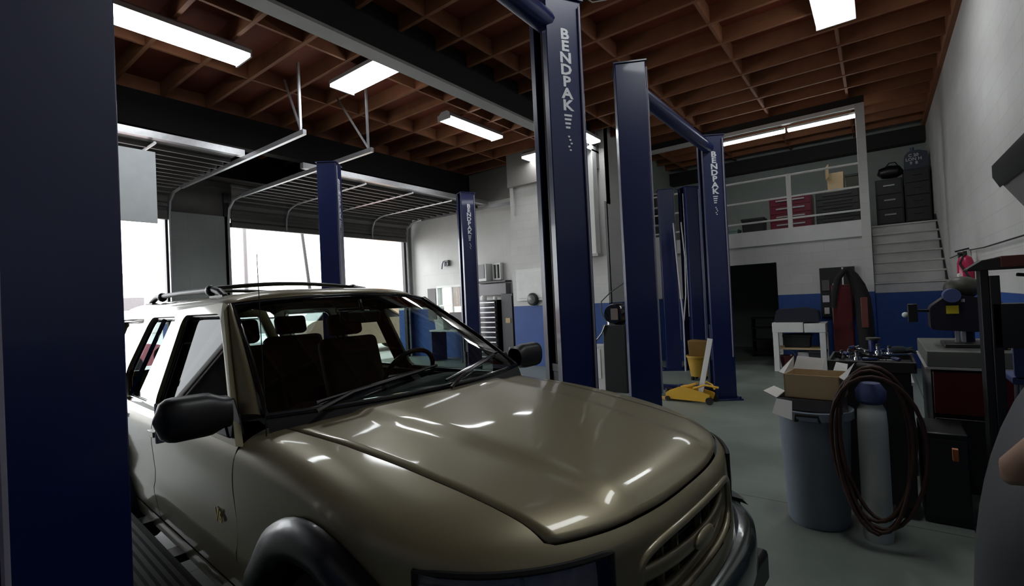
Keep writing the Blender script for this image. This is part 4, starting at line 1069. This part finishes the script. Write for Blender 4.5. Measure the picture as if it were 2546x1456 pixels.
# cart
t = thing('tool_cart', 'black cart heaped with small tools behind the grey bin', 'cart', (-.08, 4.28, 0))
b = MB(); b.box(-.20, .22, -.24, .24, .08, .96); b.obj('cabinet', M_black, t, bevel=.01)
b = MB(); b.box(-.23, .25, -.27, .27, .96, .985); b.box(-.23, .25, -.27, -.255, .985, 1.03); b.box(-.23, .25, .255, .27, .985, 1.03); b.box(-.23, -.215, -.27, .27, .985, 1.03); b.box(.235, .25, -.27, .27, .985, 1.03); b.obj('top_tray', M_dsteel, t, bevel=.004)
for (i, j) in ((-1, -1), (1, -1), (1, 1), (-1, 1)):
    b = MB(); b.lathe([(0, -.02), (.045, -.02), (.045, .02), (0, .02)], (i*.15, j*.18, .045), 14, 'y'); b.obj('caster', M_rubber, t)
rng = random.Random(3); gg = 'loose tools heaped on the black cart'
first = {}
for k in range(16):
    kind = ('wrench', 'screwdriver', 'socket')[k % 3]; x = -.08+rng.uniform(-.17, .19); y = 4.28+rng.uniform(-.21, .2); z = .992+.018*(k//3); rz = rng.uniform(0, PI)
    lb = {'wrench': 'small wrench in the heap on the black cart', 'screwdriver': 'screwdriver in the heap on the black cart', 'socket': 'round chrome socket in the heap on the black cart'}[kind]
    if kind in first: dup(first[kind], (x, y, z), rz); continue
    tt = thing(kind, lb, 'tool', (x, y, z), rz, gg); first[kind] = tt
    if kind == 'wrench':
        b = MB(); b.prism([(-.09, -.008), (.07, -.008), (.08, -.02), (.105, -.018), (.09, -.006), (.09, .006), (.105, .018), (.08, .02), (.07, .008), (-.09, .008)], 0, .008, 'z'); b.obj('handle', M_chrome, tt); b = MB(); b.lathe([(.009, 0), (.018, 0), (.018, .01), (.009, .01), (.009, 0)], (-.095, 0, 0), 12); b.obj('ring_end', M_chrome, tt)
    elif kind == 'screwdriver':
        b = MB(); b.tube([(.0, 0, .01), (.13, 0, .01)], .004, 6); b.obj('shaft', M_chrome, tt); b = MB(); b.tube([(-.09, 0, .014), (-.08, 0, .014), (0, 0, .014)], [.01, .014, .011], 8); b.obj('grip', mat('grip_blue', (30, 40, 90), .4), tt)
    else:
        b = MB(); b.lathe([(.0, .05), (.012, .05), (.012, .02), (.02, .02), (.022, 0), (0, 0)], n=14); b.obj('barrel', M_chrome, tt); b = MB(); b.lathe([(.0, .066), (.010, .066), (.014, .05), (0, .05)], n=12); b.obj('drive', M_dsteel, tt)
t = thing('spray_can', 'blue can with a pale cap standing on the black cart', 'can', (-.05, 4.38, 1.03))
b = MB(); b.cyl((0, 0), .03, 0, .11, 16); b.obj('can', mat('can_blue', (34, 48, 110), .4), t); b = MB(); b.cyl((0, 0), .045, .11, .125, 16); b.obj('cap', M_olive, t)
t = thing('work_glove', 'crumpled dark glove at the right corner of the black cart top', 'glove', (.09, 4.40, 1.03))
b = MB(); b.sphere((0, 0, .03), .06, 14, (1.1, .8, .6)); 
b.obj('palm', mat('dark_teal_cloth', (24, 36, 38), .9), t)
for k in range(4):
    b = MB(); b.tube([(.04, -.03+.02*k, .035), (.075, -.035+.023*k, .04+.01*(k % 2)), (.095-.005*k, -.038+.025*k, .02)], [.012, .011, .008], 8); b.obj('finger', MATS['dark_teal_cloth'], t)
t = thing('gas_cylinder', 'pale grey gas bottle with a blue cap standing in front of the black cart', 'gas bottle', (-.07, 3.66, 0))
b = MB(); b.lathe([(0, 0), (.072, .0), (.076, .03), (.076, .70), (.072, .78), (.05, .83), (0, .84)], n=36); b.obj('bottle', M_gcyl, t)
b = MB(); b.lathe([(.055, .82), (.075, .84), (.078, .90), (.05, .945), (0, .95)], n=28); b.obj('valve_cap', M_denim, t)
t = thing('coiled_hose', 'loops of dark brown hose draped around the pale gas bottle', 'hose', (-.07, 3.66, 0))
pts = []
for k in range(5*28+1):
    a = 2*PI*k/28+PI/2; lp = k/28
    rx = .215+.018*math.sin(lp*2.1)-.012*lp; rz_ = .43+.018*math.cos(lp*1.7)+.008*lp
    z = .60+rz_*math.sin(a)*(1.0); x = .01+rx*math.cos(a)*(1+.1*math.sin(a))
    pts.append((x+.012*math.sin(lp*3), -.135-.022*((lp*1.7) % 2)+.02*math.cos(a*2), z-.025*math.sin(lp*2)))
b = MB(); b.tube(pts, .011, 7); b.obj('hose', M_brown, t, smooth=80)
b = MB(); b.tube([(.02, -.1, 1.06), (-.05, -.02, 1.06), (-.06, .25, 1.02)], .012, 6); b.obj('hook', M_dsteel, t)
t = thing('wide_cabinet', 'black low cabinet behind the hose loops, in front of the grey bench', 'cabinet', (.27, 4.28, 0))
b = MB(); b.box(-.10, .13, -.2, .22, 0, .58); b.obj('body', M_black, t, bevel=.01)
b = MB(); b.box(-.09, .12, -.215, -.2, .05, .54); b.obj('door', M_shelf, t)
# bench
t = thing('work_bench', 'grey-topped bench with dark red drawers against the right wall', 'workbench', (.60, 5.1, 0))
b = MB(); b.box(-.35, .35, -.52, .52, .93, 1.045); b.obj('bench_top', mat('grey_bench_top', (96, 98, 90), .5), t, bevel=.008)
b = MB(); b.box(-.36, .36, -.53, .53, .915, .93); b.obj('edge_strip', M_flange, t)
b = MB(); b.box(-.33, .35, -.50, .50, .05, .915); b.obj('carcass', M_black, t)
for (z0, z1, mm) in ((.60, .90, M_red), (.08, .57, M_black)):
    b = MB(); b.box(-.32, .34, -.52, -.50, z0, z1); dr = b.obj('drawer', mm, t, bevel=.004)
    b = MB(); b.box(.27, .29, -.545, -.52, z0+.08, z1-.08); b.obj('pull', M_steel, dr)
t = thing('metal_tray', 'long pale metal edge of a low tray behind the black cart', 'tray', (.13, 5.3, 0))
b = MB(); b.box(-.13, .05, -.3, .3, .0, .72); b.obj('stand', M_shelf, t); b = MB(); b.box(-.15, .06, -.32, .32, .72, .745); b.obj('tray_edge', M_flange, t)
t = thing('drill_press', 'dark bench drill press with a yellow sticker on the grey bench', 'drill press', (.50, 4.98, 1.045))
b = MB(); b.box(-.13, .13, -.18, .16, 0, .03); b.obj('base', M_dsteel, t, bevel=.006)
b = MB(); b.cyl((.02, .06), .045, .03, .28, 18); b.obj('column', mat('navy_iron', (24, 32, 56), .4), t)
b = MB(); b.box(-.055, -.035, -.03, -.01, .03, .25); b.obj('guide_strip', M_white, t)
b = MB(); b.box(-.015, .005, -.03, -.01, .03, .25); b.obj('guide_strip', M_white, t)
b = MB(); b.prism(rounded([(-.20, .13), (.08, .11), (.10, .36), (-.08, .40), (-.20, .30)], .03), -.11, .10, 'y'); hd = b.obj('head', mat('purple_black_iron', (26, 22, 32), .4), t, bevel=.01)
b = MB(); b.box(-.105, -.035, -.118, -.11, .25, .31); b.obj('sticker', M_sticker, hd)
text('print', 'III', .03, M_print, hd, (-.01, -.118, .36), (PI/2, 0, 0))
b = MB(); b.sphere((-.0, -.02, .44), .10, 20, (1.1, 1.0, .85)); b.obj('belt_cover', M_olive, t)
b = MB(); b.lathe([(0, -.09), (.05, -.09), (.055, 0), (.05, .02), (0, .02)], (-.07, -.07, .385), 20, 'y'); b.obj('motor', M_denim, t)
b = MB(); b.tube([(-.18, -.04, .27), (-.30, -.10, .28)], .012, 8); b.box(-.33, -.27, -.13, -.07, .19, .33); sp = b.obj('feed_handle', M_black, t, bevel=.005)
b = MB(); b.sphere((-.345, -.1, .245), .022, 14); b.obj('knob', M_gcyl, sp)
b = MB(); b.tube([(.07, 0, .44), (.16, -.02, .36), (.22, -.02, .28)], .018, 8); b.tube([(.06, -.02, .25), (.13, -.04, .12), (.16, -.04, .03)], .012, 8); b.obj('power_cord', M_black, t)
t = thing('bench_socket_box', 'small black box on the grey bench at the foot of the press frame', 'box', (.66, 4.75, 1.045))
b = MB(); b.box(-.045, .045, -.03, .03, 0, .035); b.obj('body', M_black, t, bevel=.004); b = MB(); b.box(.03, .04, -.032, -.03, .005, .03); b.obj('clip', M_gold, t)
# shop press frame
t = thing('shop_press', 'tall dark red-brown press frame standing at the right edge', 'shop press', (.67, 3.62, 0))
for x in (-.24, .22):
    b = MB(); b.box(x, x+.035, -.06, .06, 0, 1.60); b.box(x+.035, x+.075, -.07, .05, 0, 1.56); b.obj('upright', M_shelf, t, bevel=.004)
b = MB(); b.prism([(-.29, 1.59), (.29, 1.59), (.29, 1.645), (-.17, 1.655), (-.23, 1.645), (-.29, 1.60)], -.08, .08, 'y'); b.obj('top_plate', M_dsteel, t, bevel=.003)
b = MB(); b.box(-.16, .29, -.085, .085, 1.60, 1.66); b.obj('top_beam', M_beamred, t, bevel=.003)
b = MB(); b.cyl((.03, 0), .035, 1.40, 1.60, 14); b.cyl((.03, 0), .022, 1.25, 1.42, 12); b.sphere((.03, -.03, 1.50), .05, 12); b.tube([(-.03, -.04, 1.55), (-.10, -.06, 1.56)], .010, 6); b.obj('ram', M_black, t)
b = MB(); b.prism([(-.2, 1.18), (.2, 1.18), (.2, 1.38), (.0, 1.38), (-.06, 1.41), (-.2, 1.41)], -.07, .07, 'y'); b.obj('bed', M_shelf, t, bevel=.004)
t = thing('blue_seat', 'faded blue rounded plastic seat between the press uprights', 'seat', (.74, 3.95, 0))
b = MB(); b.prism(rounded([(-.16, .98), (.14, .98), (.16, 1.12), (.15, 1.26), (-.10, 1.28), (-.16, 1.24)], .03), -.12, -.09, 'y'); b.prism(rounded([(-.17, .95), (.16, .95), (.16, .99), (-.17, .99)], .01), -.12, .14, 'y'); b.obj('shell', M_denim, t, bevel=.01)
b = MB(); b.tube([(-.12, -.05, .95), (-.14, -.08, 0)], .012, 8); b.tube([(.12, -.05, .95), (.13, -.08, 0)], .012, 8); b.tube([(-.12, .1, .95), (-.14, .11, 0)], .012, 8); b.tube([(.12, .1, .95), (.13, .11, 0)], .012, 8); b.obj('leg_frame', M_steel, t)
# right wall things
t = thing('fire_extinguisher', 'magenta-red extinguisher with a white label on the right wall', 'fire extinguisher', (.86, 8.1, 1.34))
b = MB(); b.lathe([(0, 0), (.075, 0), (.08, .02), (.08, .40), (.06, .47), (.02, .50), (0, .5)], n=24); b.obj('tank', M_red2, t)
b = MB(); b.box(-.085, .0, -.06, -.02, .10, .28); b.obj('label_plate', M_cardw, t, bevel=.01)
b = MB(); b.cyl((0, 0), .02, .49, .55, 10); b.bar((-.09, 0, .55), (.04, 0, .58), .03, .02); b.obj('valve', M_black, t)
b = MB(); b.tube([(.0, -.03, .53), (-.06, -.07, .4), (.02, -.10, .22), (.08, -.12, .15)], .012, 6); b.obj('hose', M_black, t)
t = thing('pry_bar', 'upright black bar hanging left of the magenta extinguisher', 'bar', (.90, 8.85, 1.42))
b = MB(); b.box(-.03, .03, -.02, .03, 0, .46); b.obj('shaft', M_black, t, bevel=.01); b = MB(); b.tube([(0, 0, .46), (0, 0, .49)], .035, 12); b.obj('grip', M_rubber, t)
t = thing('conduit', 'thin grey cable sagging along the right wall above the extinguisher', 'cable', (.955, 7.5, 1.9))
b = MB(); b.tube([(0, -3.5, .01), (0, -1.9, -.02), (0, 0, -.01), (0, 1.1, .02), (0, 3.2, .0)], .007, 6); b.obj('cable', M_dsteel, t)
b = MB(); b.box(-.02, .01, 1.05, 1.13, -.26, .03); b.obj('drop_channel', M_flange, t)
t = thing('wall_heater', 'slanted grey sheet-metal unit with a black lip high on the right wall', 'heater', (.965, 3.45, 1.75))
b = MB(); b.prism([(0, -.22), (-.02, -.22), (-.37, .38), (-.36, .46), (0, .58)], -.6, .62, 'y'); b.obj('casing', mat('grey_sheet', (150, 150, 146), .5), t, bevel=.006)
b = MB(); b.prism([(-.39, .40), (-.36, .335), (-.36, .44), (-.39, .47)], -.62, .635, 'y'); b.obj('lip', M_black, t)
b = MB(); b.tube([(-.2, .5, .56), (-.22, .53, .60), (-.24, .53, .55)], .008, 6); b.obj('clip', M_black, t)
t = thing('tyre_machine', 'large rounded grey machine housing with a tan grip at the bottom right corner', 'machine', (.62, 2.12, 0))
rows = []
for i in range(17):
    z = 1.42*i/16; k = (1-(max(0, z-.25)/1.18)**2.6)**.5 if z > .25 else 1
    rows.append([(.46*k*math.copysign(abs(math.cos(a))**.8, math.cos(a))*.92, .36*k*math.copysign(abs(math.sin(a))**.8, math.sin(a)), z) for a in [2*PI*q/36 for q in range(36)]])
b = MB(); b.grid(rows, closed=True); b.v = [Vector((min(p.x, .33), p.y, p.z)) for p in b.v]; b.obj('housing', M_greyhut, t, smooth=80)
b = MB(); b.tube([(-.36, -.25, 1.00), (-.345, -.28, 1.03), (-.26, -.33, 1.16), (-.20, -.33, 1.28)], [.02, .045, .045, .03], 14); b.obj('grip', M_tan, t, smooth=80)
b = MB(); b.box(-.445, -.43, .10, .12, .93, .97); b.obj('marker', mat('orange_tag', (190, 110, 60), .5), t)

# ------------------------------------------------------------------ outside the bay doors
b = MB(); b.box(-70, XL-.2, -30, 60, -.14, -.03); struct(b.obj('floor_yard', M_conc, smooth=0))
t = thing('building', 'pale peach building at the right edge of the bay door opening', 'building', (-17.0, 17.5, 0))
b = MB(); b.box(-2, 2, -3.2, 5, 0, 7); b.obj('wall', M_peach, t); b = MB(); b.box(-2.1, 2.1, -3.3, 5.1, 7, 7.3); b.obj('roof', M_white, t)
b = MB(); b.box(2.0, 2.04, -1, 0, 1.2, 2.4); b.obj('window', M_screen, t)
t = thing('building', 'low white building far across the yard', 'building', (-60, 22, 0))
b = MB(); b.box(-3, 3, -14, 8, 0, 5.5); b.obj('wall', M_cardw, t); b = MB(); b.box(-3.1, 3.1, -14.1, 8.1, 5.5, 5.8); b.obj('roof', M_flange, t)
for k in range(5):
    b = MB(); b.box(3.0, 3.05, -12+4*k, -10+4*k, 1.5, 3.5); b.obj('window', M_screen, t)
def pole(name, label, x, y, r, h, lean, m, armz=None):
    t = thing(name, label, 'pole', (x, y, -.03)); b = MB(); b.tube([(0, 0, 0), (0, lean, h)], [r, r*.7], 10); b.obj('mast', m, t)
    b = MB(); b.tube([(0, lean*.9, armz or h*.9), (0, lean*.9+1.2, (armz or h*.9)+.1)], r*.4, 8); b.obj('arm', m, t)
    return t
pole('street_lamp', 'grey street lamp pole seen through the bay door left of the blue post', -20, 9.0, .09, 9, 0, M_screen)
pole('utility_pole', 'leaning black utility pole seen through the bay door beside the blue post', -24, 14.3, .10, 9.5, -1.0, M_black)
pole('street_lamp', 'thin lamp pole seen through the left door opening', -30, 10.2, .07, 8, 0, M_dsteel)
def simple_car(label, loc, rz, m, tall=1.45):
    t = thing('parked_car', label, 'car', loc, rz, None); w = .86
    k = tall/1.45
    body = rounded([(-2.25, .30), (2.2, .30), (2.28, .55), (2.2, .80*k), (1.2, .95*k), (-2.0, .98*k), (-2.28, .85*k)], .12, 5)
    b = MB(); b.prism(body, -w, w, 'y'); b.obj('body', m, t, bevel=.06, seg=3)
    def G(s, z): return [(x, y*s, z) for (x, y) in ((1.1, -.8), (1.1, .8), (-1.9, .8), (-1.9, -.8))]
    lo = [(1.15, -.8, .93*k), (1.15, .8, .93*k), (-1.95, .8, .95*k), (-1.95, -.8, .95*k)]; hi = [(.3, -.62, tall-.03), (.3, .62, tall-.03), (-1.35, .62, tall-.03), (-1.35, -.62, tall-.03)]
    b = MB(); b.add(lo+hi, [(3, 2, 1, 0), (0, 1, 5, 4), (1, 2, 6, 5), (2, 3, 7, 6), (3, 0, 4, 7), (4, 5, 6, 7)]); b.obj('glasshouse', M_blackg, t, bevel=.03)
    b = MB(); b.add([(.36, -.65, tall-.05), (.36, .65, tall-.05), (-1.42, .65, tall-.05), (-1.42, -.65, tall-.05), (.25, -.58, tall), (.25, .58, tall), (-1.3, .58, tall), (-1.3, -.58, tall)], [(3, 2, 1, 0), (0, 1, 5, 4), (1, 2, 6, 5), (2, 3, 7, 6), (3, 0, 4, 7), (4, 5, 6, 7)]); b.obj('roof', m, t, bevel=.02)
    for x in (1.45, -1.4):
        for s in (-1, 1):
            b = MB(); b.lathe([(0, -.1), (.2, -.11), (.32, -.09), (.32, .09), (.2, .11), (0, .1)], (x, s*.8, .32), 24, 'y'); b.obj('wheel', M_rubber, t)
    for s in (-1, 1):
        b = MB(); b.box(2.17, 2.26, s*.55-.2, s*.55+.2, .62*k, .76*k); b.obj('headlight', M_clear, t, bevel=.02)
        b = MB(); b.bar((1.15, s*.80, .95*k), (.32, s*.63, tall-.03), .06, .05); b.obj('pillar', m, t)
    return t
simple_car('silver car parked outside, its bonnet seen through the windshield', (-15.6, 7.2, -.03), math.radians(-20), M_wcar)
simple_car('tall tan car parked outside, seen through the windshield centre', (-14.8, 10.6, -.03), math.radians(80), M_tankpaint, 1.8)
simple_car('pale pink-red car outside the left door opening', (-16.5, 2.6, -.03), math.radians(85), mat('faded_red_car', (196, 120, 130), .4), 1.5)
t = thing('shrub', 'green shrub outside the window of the left bay', 'shrub', (-8.9, 12.6, 0))
rng = random.Random(5); b = MB()
for k in range(400):
    a = rng.uniform(0, 2*PI); zz = rng.uniform(.2, 1.9); r = rng.uniform(0, .9)*math.sqrt(max(.05, 1-((zz-1)/1.1)**2)); c = Vector((r*math.cos(a), r*math.sin(a)*.7, zz))
    u = Vector((rng.uniform(-1, 1), rng.uniform(-1, 1), rng.uniform(-.4, 1))).normalized()*.12; v = u.cross(Vector((rng.uniform(-1, 1), rng.uniform(-1, 1), .3))).normalized()*.06
    b.add([c-u, c+v, c+u, c-v], [(0, 1, 2, 3)])
b.obj('foliage', M_leaf, t, smooth=0, recalc=False)
b = MB(); b.cyl((0, 0), .05, 0, 1.0, 8); b.obj('stem', M_brown, t)
